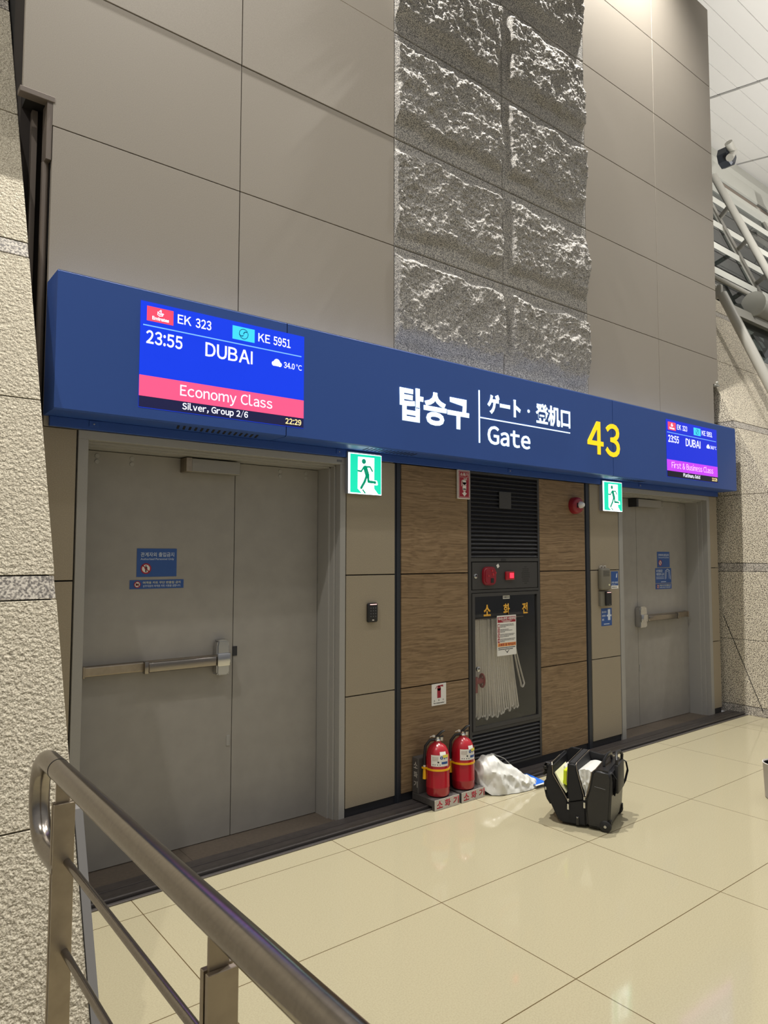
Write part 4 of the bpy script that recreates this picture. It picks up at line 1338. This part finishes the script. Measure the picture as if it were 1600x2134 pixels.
def extinguisher(cx, cy, off, label):
    t = thing('fire_extinguisher', label, 'fire extinguisher', (cx, cy, 0.067), group='fire extinguishers on stands')
    R = 0.076; z0 = 0.067
    bm = lathe(B(), [(0.0, z0), (0.060, z0), (0.071, z0 + .006), (R, z0 + .020), (R, z0 + .052), (R + .0015, z0 + .056), (R + .0015, z0 + .062), (R, z0 + .066), (R, .300), (.0735, .325), (.066, .352), (.052, .376), (.034, .390), (.024, .396), (.022, .404), (0.0, .404)], cx, cy, 48)
    body = put('cylinder', bm, M['red'], t, smooth=True)
    bm = B()
    lathe(bm, [(0.0, .403), (.019, .404), (.021, .412), (.014, .420), (.014, .432), (0.0, .432)], cx, cy, 20)
    rt = Vector((0.785, -0.62, 0))
    c0 = Vector((cx, cy, 0))
    p = c0 + rt * 0.026; lathe(bm, [(0.0, .408), (.011, .408), (.011, .430), (0.0, .430)], p.x, p.y, 14)
    vb = put('valve', bm, M['chrome'], t, smooth=True)
    bm = B()
    tube(bm, [c0 - rt * 0.012 + Vector((0, 0, .428)), c0 + rt * 0.004 + Vector((0, 0, .440)), c0 + rt * 0.026 + Vector((0, 0, .462)), c0 + rt * 0.046 + Vector((0, 0, .470))], [.009, .011, .010, .006], 10, flat=(1.3, .8))
    tube(bm, [c0 - rt * 0.010 + Vector((0, 0, .420)), c0 + rt * 0.038 + Vector((0, 0, .436))], .006, 8)
    put('lever', bm, M['rubber'], t, smooth=True)
    bm = B()
    tube(bm, [c0 - rt * 0.012 + Vector((0, 0, .432)), c0 - rt * 0.035 + Vector((0, 0, .434)), c0 - rt * 0.05 + Vector((0, 0, .428))], .0022, 8)
    box(bm, c0.x - rt.x * .024 - .006, c0.x - rt.x * .024 + .006, c0.y - rt.y * .024 - .006, c0.y - rt.y * .024 + .006, .428, .440)
    put('safety_pin', bm, M['white'], t)
    lf = Vector((-0.90, 0.30, 0)).normalized()
    fr = Vector((-0.62, -0.785, 0))
    e = c0 - rt * (R + 0.010) + fr * 0.012
    bm = tube(B(), [c0 - rt * .015 + Vector((0, 0, .414)), c0 - rt * .050 + Vector((0, 0, .408)), c0 - rt * .080 + Vector((0, 0, .37)), e + Vector((0, 0, .31)), e + Vector((0, 0, .256))], .009, 10)
    put('discharge_hose', bm, M['rubber'], t, smooth=True)
    bm = B(); lathe(bm, [(0.0, .262), (.008, .262), (.008, .240), (0.0, .240)], e.x, e.y, 12); put('nozzle_collar', bm, M['white'], t)
    bm = B(); lathe(bm, [(0.0, .244), (.009, .244), (.012, .168), (0.0, .168)], e.x, e.y, 14); put('nozzle', bm, M['yellow'], t, smooth=True)
    bm = B()
    lathe(bm, [(R + .0004, .232), (R + .003, .232), (R + .003, .244), (R + .0004, .244)], cx, cy, 48)
    g = e + rt * 0.012
    box(bm, min(e.x, g.x) - .014, max(e.x, g.x) + .006, min(e.y, g.y) - .006, max(e.y, g.y) + .012, .233, .244)
    put('clip_band', bm, M['yellow'], t)
    base = math.degrees(math.atan2(-3.56 - cy, 0 - cx)) + off
    def wrap(a0, a1, z0_, z1_, mt, nm, par, dr=0.0006, skew=0.0):
        bm = B(); n = 14
        lo = [bm.verts.new((cx + (R + dr) * math.cos(math.radians(base + a0 + (a1 - a0) * k / n)), cy + (R + dr) * math.sin(math.radians(base + a0 + (a1 - a0) * k / n)), z0_)) for k in range(n + 1)]
        hi = [bm.verts.new((v.co.x, v.co.y, z1_)) for v in lo]
        for k in range(n): bm.faces.new([lo[k], lo[k + 1], hi[k + 1], hi[k]])
        return put(nm, bm, mt, par)
    def wrap_text(s_, a0, a1, z0_, z1_, mt, nm, par, bold):
        bm = text_bm(s_, bold)
        xs = [v.co.x for v in bm.verts]; ys_ = [v.co.y for v in bm.verts]
        for v in bm.verts:
            a = math.radians(base + a0 + (a1 - a0) * (v.co.x - min(xs)) / (max(xs) - min(xs)))
            v.co = Vector((cx + (R + .0014) * math.cos(a), cy + (R + .0014) * math.sin(a), z0_ + (z1_ - z0_) * (v.co.y - min(ys_)) / (max(ys_) - min(ys_))))
        return put(nm, bm, mt, par)
    lb = wrap(-44, 46, .262, .332, M['paper'], 'label', body)
    wrap_text('01-', 0, 40, .306, .326, M['sticker'], 'label_number', lb, 0.05)
    wrap(8, 42, .276, .291, M['sticker'], 'label_blue_line', lb, 0.0011)
    wrap(-38, -8, .298, .322, M['stand_lit_look'], 'label_print', lb, 0.0011)
    for a in (-36, -26, -14, -2):
        wrap(a, a + 5, .270, .276, M['ink_grey'], 'label_print', lb, 0.0011)
    wrap(-12, -4, .284, .294, M['ink'], 'label_print', lb, 0.0011)
    # tags on the shoulder, leaning with it
    def shoulder(a0, a1, r0, r1, z0_, z1_, mt, nm):
        bm = B(); n = 6
        lo = [bm.verts.new((cx + r0 * math.cos(math.radians(base + a0 + (a1 - a0) * k / n)), cy + r0 * math.sin(math.radians(base + a0 + (a1 - a0) * k / n)), z0_)) for k in range(n + 1)]
        hi = [bm.verts.new((cx + r1 * math.cos(math.radians(base + a0 + (a1 - a0) * k / n)), cy + r1 * math.sin(math.radians(base + a0 + (a1 - a0) * k / n)), z1_)) for k in range(n + 1)]
        for k in range(n): bm.faces.new([lo[k], lo[k + 1], hi[k + 1], hi[k]])
        return put(nm, bm, mt, body)
    w1 = shoulder(0, 34, .0755, .0690, .331, .352, M['paper'], 'barcode_tag')
    w2 = shoulder(14, 46, .0785, .0775, .316, .334, M['yellow'] if False else M['cream'], 'inspection_tag')
    w2.data.materials[0] = M['neon_tag']
M['neon_tag'] = mat('pale_yellow_tag', S(226, 214, 90), 0.6)
extinguisher(3.135, -0.151, 11, 'left red fire extinguisher of the pair, beside the corner post')
extinguisher(3.362, -0.151, 30, 'right red fire extinguisher of the pair, beside the white bag')

# ================================================================ THINGS ON THE FLOOR
# crumpled white carrier bag
t = thing('plastic_bag', 'crumpled white plastic bag slumped beside the right extinguisher', 'bag', (3.68, -0.22, 0.0))
bm = B()
keys = [(0.0, .030, .150, .06), (0.06, .075, .205, .03), (0.16, .110, .232, .0), (0.32, .125, .215, 0), (0.5, .120, .165, 0), (0.68, .105, .115, 0), (0.84, .085, .068, 0), (0.95, .055, .040, 0), (1.0, .020, .028, 0)]
def kv(tt):
    for a, b2 in zip(keys, keys[1:]):
        if tt <= b2[0]:
            f = (tt - a[0]) / (b2[0] - a[0]); return [a[i] + (b2[i] - a[i]) * f for i in (1, 2, 3)]
    return list(keys[-1][1:])
A0, A1 = Vector((3.500, -0.125, 0)), Vector((3.935, -0.285, 0))
ax = (A1 - A0).normalized(); px = Vector((-ax.y, ax.x, 0))
rings = []
NT, NA = 90, 84
for i in range(NT + 1):
    tt = i / NT
    wd, hh, zb = kv(tt)
    ring_ = []
    for k in range(NA):
        a = 2 * math.pi * k / NA
        s_, c_ = math.sin(a), math.cos(a)
        lat = wd * math.copysign(abs(c_) ** 0.85, c_)
        z = zb + (hh - zb) * max(0.0, s_) ** 0.8 + 0.004
        p = A0 + (A1 - A0) * tt + px * lat + Vector((0, 0, z))
        q = p * 7.0
        def ridge(v): return 1 - abs(noise.noise(v)) * 2.0
        d = (ridge(q + Vector((2, 1, 4))) - 0.5) * 0.022 + (ridge(q * 2.2 + Vector((9, 3, 1))) - 0.5) * 0.012 + (ridge(q * 4.7) - 0.5) * 0.005
        nrm = (px * c_ + Vector((0, 0, max(0.0, s_)))).normalized()
        p += nrm * d * min(1.0, 5 * max(0.02, s_) + 0.2)
        p.z = max(0.003, p.z)
        ring_.append(bm.verts.new(p))
    rings.append(ring_)
for a, b2 in zip(rings, rings[1:]):
    for k in range(NA): bm.faces.new([a[k], a[(k + 1) % NA], b2[(k + 1) % NA], b2[k]])
bm.faces.new(rings[0][::-1]); bm.faces.new(rings[-1])
put('bag_film', bm, M['carrier'], t, smooth=35)
bm = B()
tube(bm, [(3.60, -0.14, 0.20), (3.70, -0.10, 0.215), (3.80, -0.12, 0.17), (3.86, -0.17, 0.09), (3.84, -0.20, 0.07)], 0.006, 8, flat=(2.2, .5))
put('bag_handle', bm, M['carrier'], t, smooth=True)

# blue folder on the floor
t = thing('blue_folder', 'flat blue folder on the floor between the white bag and the suitcase', 'folder', (3.98, -0.22, 0.003))
bm = B(); prism(bm, [(3.87, -0.335), (3.985, -0.335), (4.03, -0.13), (3.90, -0.11)], 'z', 0.022, 0.027)
put('cover', bm, M['folder'], t)
bm = B(); prism(bm, [(3.868, -0.350), (3.99, -0.350), (3.995, -0.325), (3.875, -0.325)], 'z', 0.0225, 0.0250)
put('paper_edge', bm, M['paper'], t)

# black wheeled pilot case, standing open
O = Vector((3.492, -0.845, 0.0))
ang = math.atan2(-0.925, 0.38)
sc = thing('suitcase', 'black wheeled pilot case standing open on the tiles', 'suitcase', O, ang)
def sec(name, pts, v0, v1, mt, bev=0.012, par=None, seg=3):
    bm = B(); prism(bm, pts, 'y', v0, v1)
    bmesh.ops.bevel(bm, geom=bm.edges[:], offset=bev, segments=seg, affect='EDGES', clamp_overlap=True)
    return put(name, bm, mt, par or sc, local=True, smooth=45)
back = sec('back_shell', [(.150, .012), (.272, .012), (.284, .06), (.301, .30), (.290, .345), (.208, .350), (.186, .335), (.168, .24), (.147, .178), (.143, .12)], 0.0, .36, M['bag_shell'], .016)
base = sec('base', [(-.004, .008), (.150, .012), (.146, .172), (.048, .145), (-.018, .06)], .002, .358, M['bag_fabric'], .010)
mid = sec('middle_compartment', [(.042, .130), (.142, .160), (.138, .182), (.099, .33), (.092, .366), (.044, .368), (.037, .25)], 0.0, .36, M['bag_fabric'], .010)
flap = sec('front_pocket', [(-.015, .015), (.044, .02), (.040, .148), (.018, .185), (-.046, .285), (-.050, .340), (-.064, .350), (-.080, .318), (-.094, .235), (-.088, .165), (-.060, .100)], .004, .356, M['bag_fabric'], .012)
sec('small_pocket', [(-.062, .105), (-.092, .17), (-.098, .235), (-.110, .232), (-.114, .195), (-.100, .13), (-.072, .09)], .03, .30, M['bag_fabric'], .007, flap)
sec('gusset', [(-.055, .29), (-.05, .352), (-.02, .372), (.04, .368), (.04, .15)], .335, .350, M['bag_fabric'], .003)
sec('gusset', [(.095, .34), (.142, .17), (.185, .33), (.190, .348), (.095, .362)], .340, .352, M['bag_fabric'], .003)
# zips and their pulls
bm = B()
tube(bm, [(.040, .001, .148), (.018, .001, .186), (-.046, .001, .286), (-.050, .002, .340), (-.056, .02, .351), (-.056, .2, .353)], .0022, 6)
tube(bm, [(.147, -.003, .178), (.168, -.003, .24), (.186, -.002, .335), (.207, .015, .351), (.207, .34, .351)], .0022, 6)
tube(bm, [(.140, -.002, .18), (.100, -.002, .33), (.094, .0, .362), (.093, .02, .368), (.093, .34, .368)], .0018, 6)
tube(bm, [(.039, -.002, .25), (.045, .0, .362), (.046, .02, .369), (.046, .34, .369)], .0015, 6)
put('zip', bm, M['steel_flat'], sc, local=True)
bm = B()
for (u, z) in ((.045, .146), (.141, .170)):
    tube(bm, [(u, -.006, z + .004), (u + .006, -.006, z - .004), (u, -.006, z - .012), (u - .006, -.006, z - .004)], .0022, 6, closed=True)
    box(bm, u - .0055, u + .0055, -.008, -.0055, z - .050, z - .018)
    box(bm, u - .005, u + .005, -.004, -.001, z - .004, z + .012)
put('zip_pull', bm, M['chrome'], sc, local=True)
bm = box(B(), .089, .107, -.004, .002, .014, .062, .002, 1); tb = put('leather_tab', bm, M['bag_shell'], sc, local=True)
bm = lathe(B(), [(0.0, -.007), (.004, -.006), (.005, -.004)], .098, 0, 12, 'y', .058); put('stud', bm, M['chrome'], tb, local=True)
bm = tube(B(), [(.200, -.0012, .252), (.262, -.0012, .244)], .0012, 6); put('scratch', bm, M['ink_grey'], back, local=True)
# wheels
for v in (-.006, .338):
    bm = lathe(B(), [(0.0, v), (.026, v), (.033, v + .005), (.033, v + .023), (.026, v + .028), (0.0, v + .028)], .258, 0, 28, 'y', .0335)
    wh = put('wheel', bm, M['rubber'], sc, local=True, smooth=True)
    bm = lathe(B(), [(0.0, v - .003), (.008, v - .002), (.009, v + .001)], .258, 0, 16, 'y', .0335); put('hub', bm, M['chrome'], wh, local=True)
bm = B()
for v in (-.002, .326): prism(bm, [(.205, .010), (.225, .062), (.255, .078), (.290, .064), (.290, .04), (.262, .030), (.235, .012)], 'y', v + .012, v + .036)
put('wheel_housing', bm, M['rubber'], sc, local=True)
# stowed pull handle and straps on the back
bm = box(B(), .296, .318, .09, .27, .20, .365, .008, 2); ph = put('handle_housing', bm, M['rubber'], sc, local=True, smooth=True)
bm = tube(B(), [(.306, .11, .36), (.308, .105, .392), (.300, .13, .412), (.292, .18, .418), (.300, .24, .412), (.308, .262, .39), (.306, .26, .36)], .009, 10)
put('pull_handle', bm, M['rubber'], ph, local=True, smooth=True)
bm = tube(B(), [(.235, .10, .348), (.232, .11, .375), (.240, .16, .398), (.246, .22, .398), (.240, .28, .378), (.238, .30, .348)], .011, 10, flat=(1.5, .7))
put('grab_handle', bm, M['bag_shell'], sc, local=True, smooth=True)
bm = tube(B(), [(.294, .04, .33), (.312, .05, .30), (.308, .06, .24), (.296, .07, .20)], .008, 8, flat=(1.8, .5))
tube(bm, [(.296, .32, .345), (.318, .33, .33), (.326, .335, .28), (.312, .33, .22), (.298, .325, .19)], .009, 8, flat=(1.8, .5))
put('side_strap', bm, M['bag_fabric'], sc, local=True, smooth=True)
bm = tube(B(), [(-.066, .05, .335), (-.098, .05, .338), (-.112, .06, .31), (-.104, .07, .285), (-.118, .08, .268), (-.122, .10, .25)], .006, 8, flat=(2.4, .5))
box(bm, -.116, -.088, .04, .075, .296, .318, .003, 1)
put('front_strap', bm, M['bag_fabric'], sc, local=True)
bm = B(); tube(bm, [(-.100, .028, .318), (-.100, .082, .322)], .0018, 6); put('buckle', bm, M['chrome'], sc, local=True)
bm = box(B(), -.105, -.085, .026, .032, .178, .196, .001, 1); put('clip', bm, M['chrome'], sc, local=True)

def inside(name, label, cat, pts, v0, v1, mt, bev=.004):
    t = thing(name, label, cat, O, ang)
    bm = B(); prism(bm, pts, 'y', v0, v1)
    bmesh.ops.bevel(bm, geom=bm.edges[:], offset=bev, segments=2, affect='EDGES', clamp_overlap=True)
    put('sheet', bm, mt, t, local=True)
    return t
inside('document_stack', 'cream papers tucked into the front pocket of the suitcase', 'papers', [(.030, .182), (.0335, .19), (.010, .225), (-.034, .300), (-.039, .292), (-.004, .226)], .012, .25, M['cream'], .001)
t = inside('paper_bundle', 'crumpled white papers beside the neon pouch in the front pocket', 'papers', [(.034, .196), (.034, .218), (.006, .280), (-.016, .306), (-.022, .292), (.010, .232)], .145, .24, M['paper'], .002)
inside('neon_pouch', 'neon yellow pouch sticking out of the front pocket of the suitcase', 'pouch', [(.008, .236), (.033, .225), (.034, .312), (.014, .316), (.012, .26)], .018, .14, M['neon'], .003)
# white plastic bag in the main compartment
t = thing('plastic_bag', 'white plastic bag stuffed inside the open middle of the suitcase', 'bag', O, ang)
bm = B()
n1, n2 = 26, 22
g = []
for i in range(n1 + 1):
    f = i / n1
    z = .182 + f * .145
    u0 = .1415 - (z - .178) * .262 + .001; u1 = .146 + (z - .178) * .262 - .002
    row = []
    for k in range(n2 + 1):
        h = k / n2
        u = u0 + (u1 - u0) * h
        vv = .010 + abs(noise.noise(Vector((u * 40, z * 22, 1)))) * .020 + abs(noise.noise(Vector((u * 90, z * 30, 5)))) * .008
        row.append(bm.verts.new((u, vv, z + (.010 * math.sin(h * 3.1) if i == n1 else 0))))
    g.append(row)
for i in range(n1):
    for k in range(n2): bm.faces.new([g[i][k], g[i][k + 1], g[i + 1][k + 1], g[i + 1][k]])
top = g[-1]
bk = [bm.verts.new((v.co.x, .32, v.co.z - .02)) for v in top]
for k in range(n2): bm.faces.new([top[k], top[k + 1], bk[k + 1], bk[k]])
put('bag_film', bm, M['carrier'], t, local=True, smooth=50)

# small bin at the right edge
t = thing('waste_bin', 'small round light grey bin at the right edge of the floor', 'bin', (5.0, -1.462, 0.0))
bm = lathe(B(), [(0.0, .002), (.088, .002), (.092, .006), (.101, .225), (.103, .228), (.100, .230), (.096, .226), (.088, .010), (0.0, .010)], 5.0, -1.462, 40)
put('bin_body', bm, M['bin'], t, smooth=True)
bm = lathe(B(), [(.100, .2295), (.1035, .2275), (.1035, .2310), (.100, .2320), (.100, .2295)], 5.0, -1.462, 40, caps=False); put('rim', bm, M['white'], t, smooth=True)
bm = lathe(B(), [(.0, .012), (.086, .012), (.0945, .222), (.0935, .222), (.085, .014), (0.0, .014)], 5.0, -1.462, 40); put('liner', bm, M['rubber'], t, smooth=True)

# ================================================================ GUARDRAIL
t = thing('guardrail', 'brushed stainless guardrail with looped end and two thin rods in the foreground', 'railing', (0.45, -2.2, 0.0))
xr = 0.45; zr = 1.090; R = 0.0245
path = [(xr, -4.6, zr)]
y = -4.4
while y < -1.66:
    path.append((xr, y, zr)); y += 0.15
cy, cz, rad = -1.655, zr - 0.095, 0.095
for k in range(0, 9):
    a = math.pi / 2 - math.pi / 2 * k / 8
    path.append((xr, cy + rad * math.cos(a), cz + rad * math.sin(a)))
for k in range(0, 9):
    a = -math.pi / 2 * k / 8
    path.append((xr, cy + rad * math.cos(a), cz - 0.02 + rad * math.sin(a)))
path += [(xr, -1.72, zr - 0.21), (xr, -1.80, zr - 0.21)]
put('handrail', tube(B(), path, R, 28), M['steel'], t, smooth=True)
bm = tube(B(), [(xr, -1.742, zr), (xr, -1.739, zr)], R + 0.0006, 28); put('rail_joint', bm, M['gap'], t, smooth=True)
for yp in (-1.80, -2.63, -3.46, -4.29):
    bm = B()
    for dy in (0.0, 0.017):
        box(bm, xr - 0.023, xr + 0.023, yp + dy - 0.005, yp + dy + 0.005, 0.0, 1.028, 0.001, 1)
    pst = put('post', bm, M['steel_flat'], t)
    bm = box(B(), xr - 0.017, xr + 0.013, yp + 0.005, yp + 0.012, 0.98, zr - 0.010); put('neck', bm, M['steel_flat'], pst)
    bm = box(B(), xr - 0.06, xr + 0.06, yp - 0.05, yp + 0.065, 0.0, 0.012, 0.002, 1); put('foot_plate', bm, M['steel_flat'], pst)
for z in (0.895, 0.695):
    put('rod', tube(B(), [(xr + 0.008, -4.6, z), (xr + 0.008, -1.79, z)], 0.0085, 16), M['steel'], t, smooth=True)
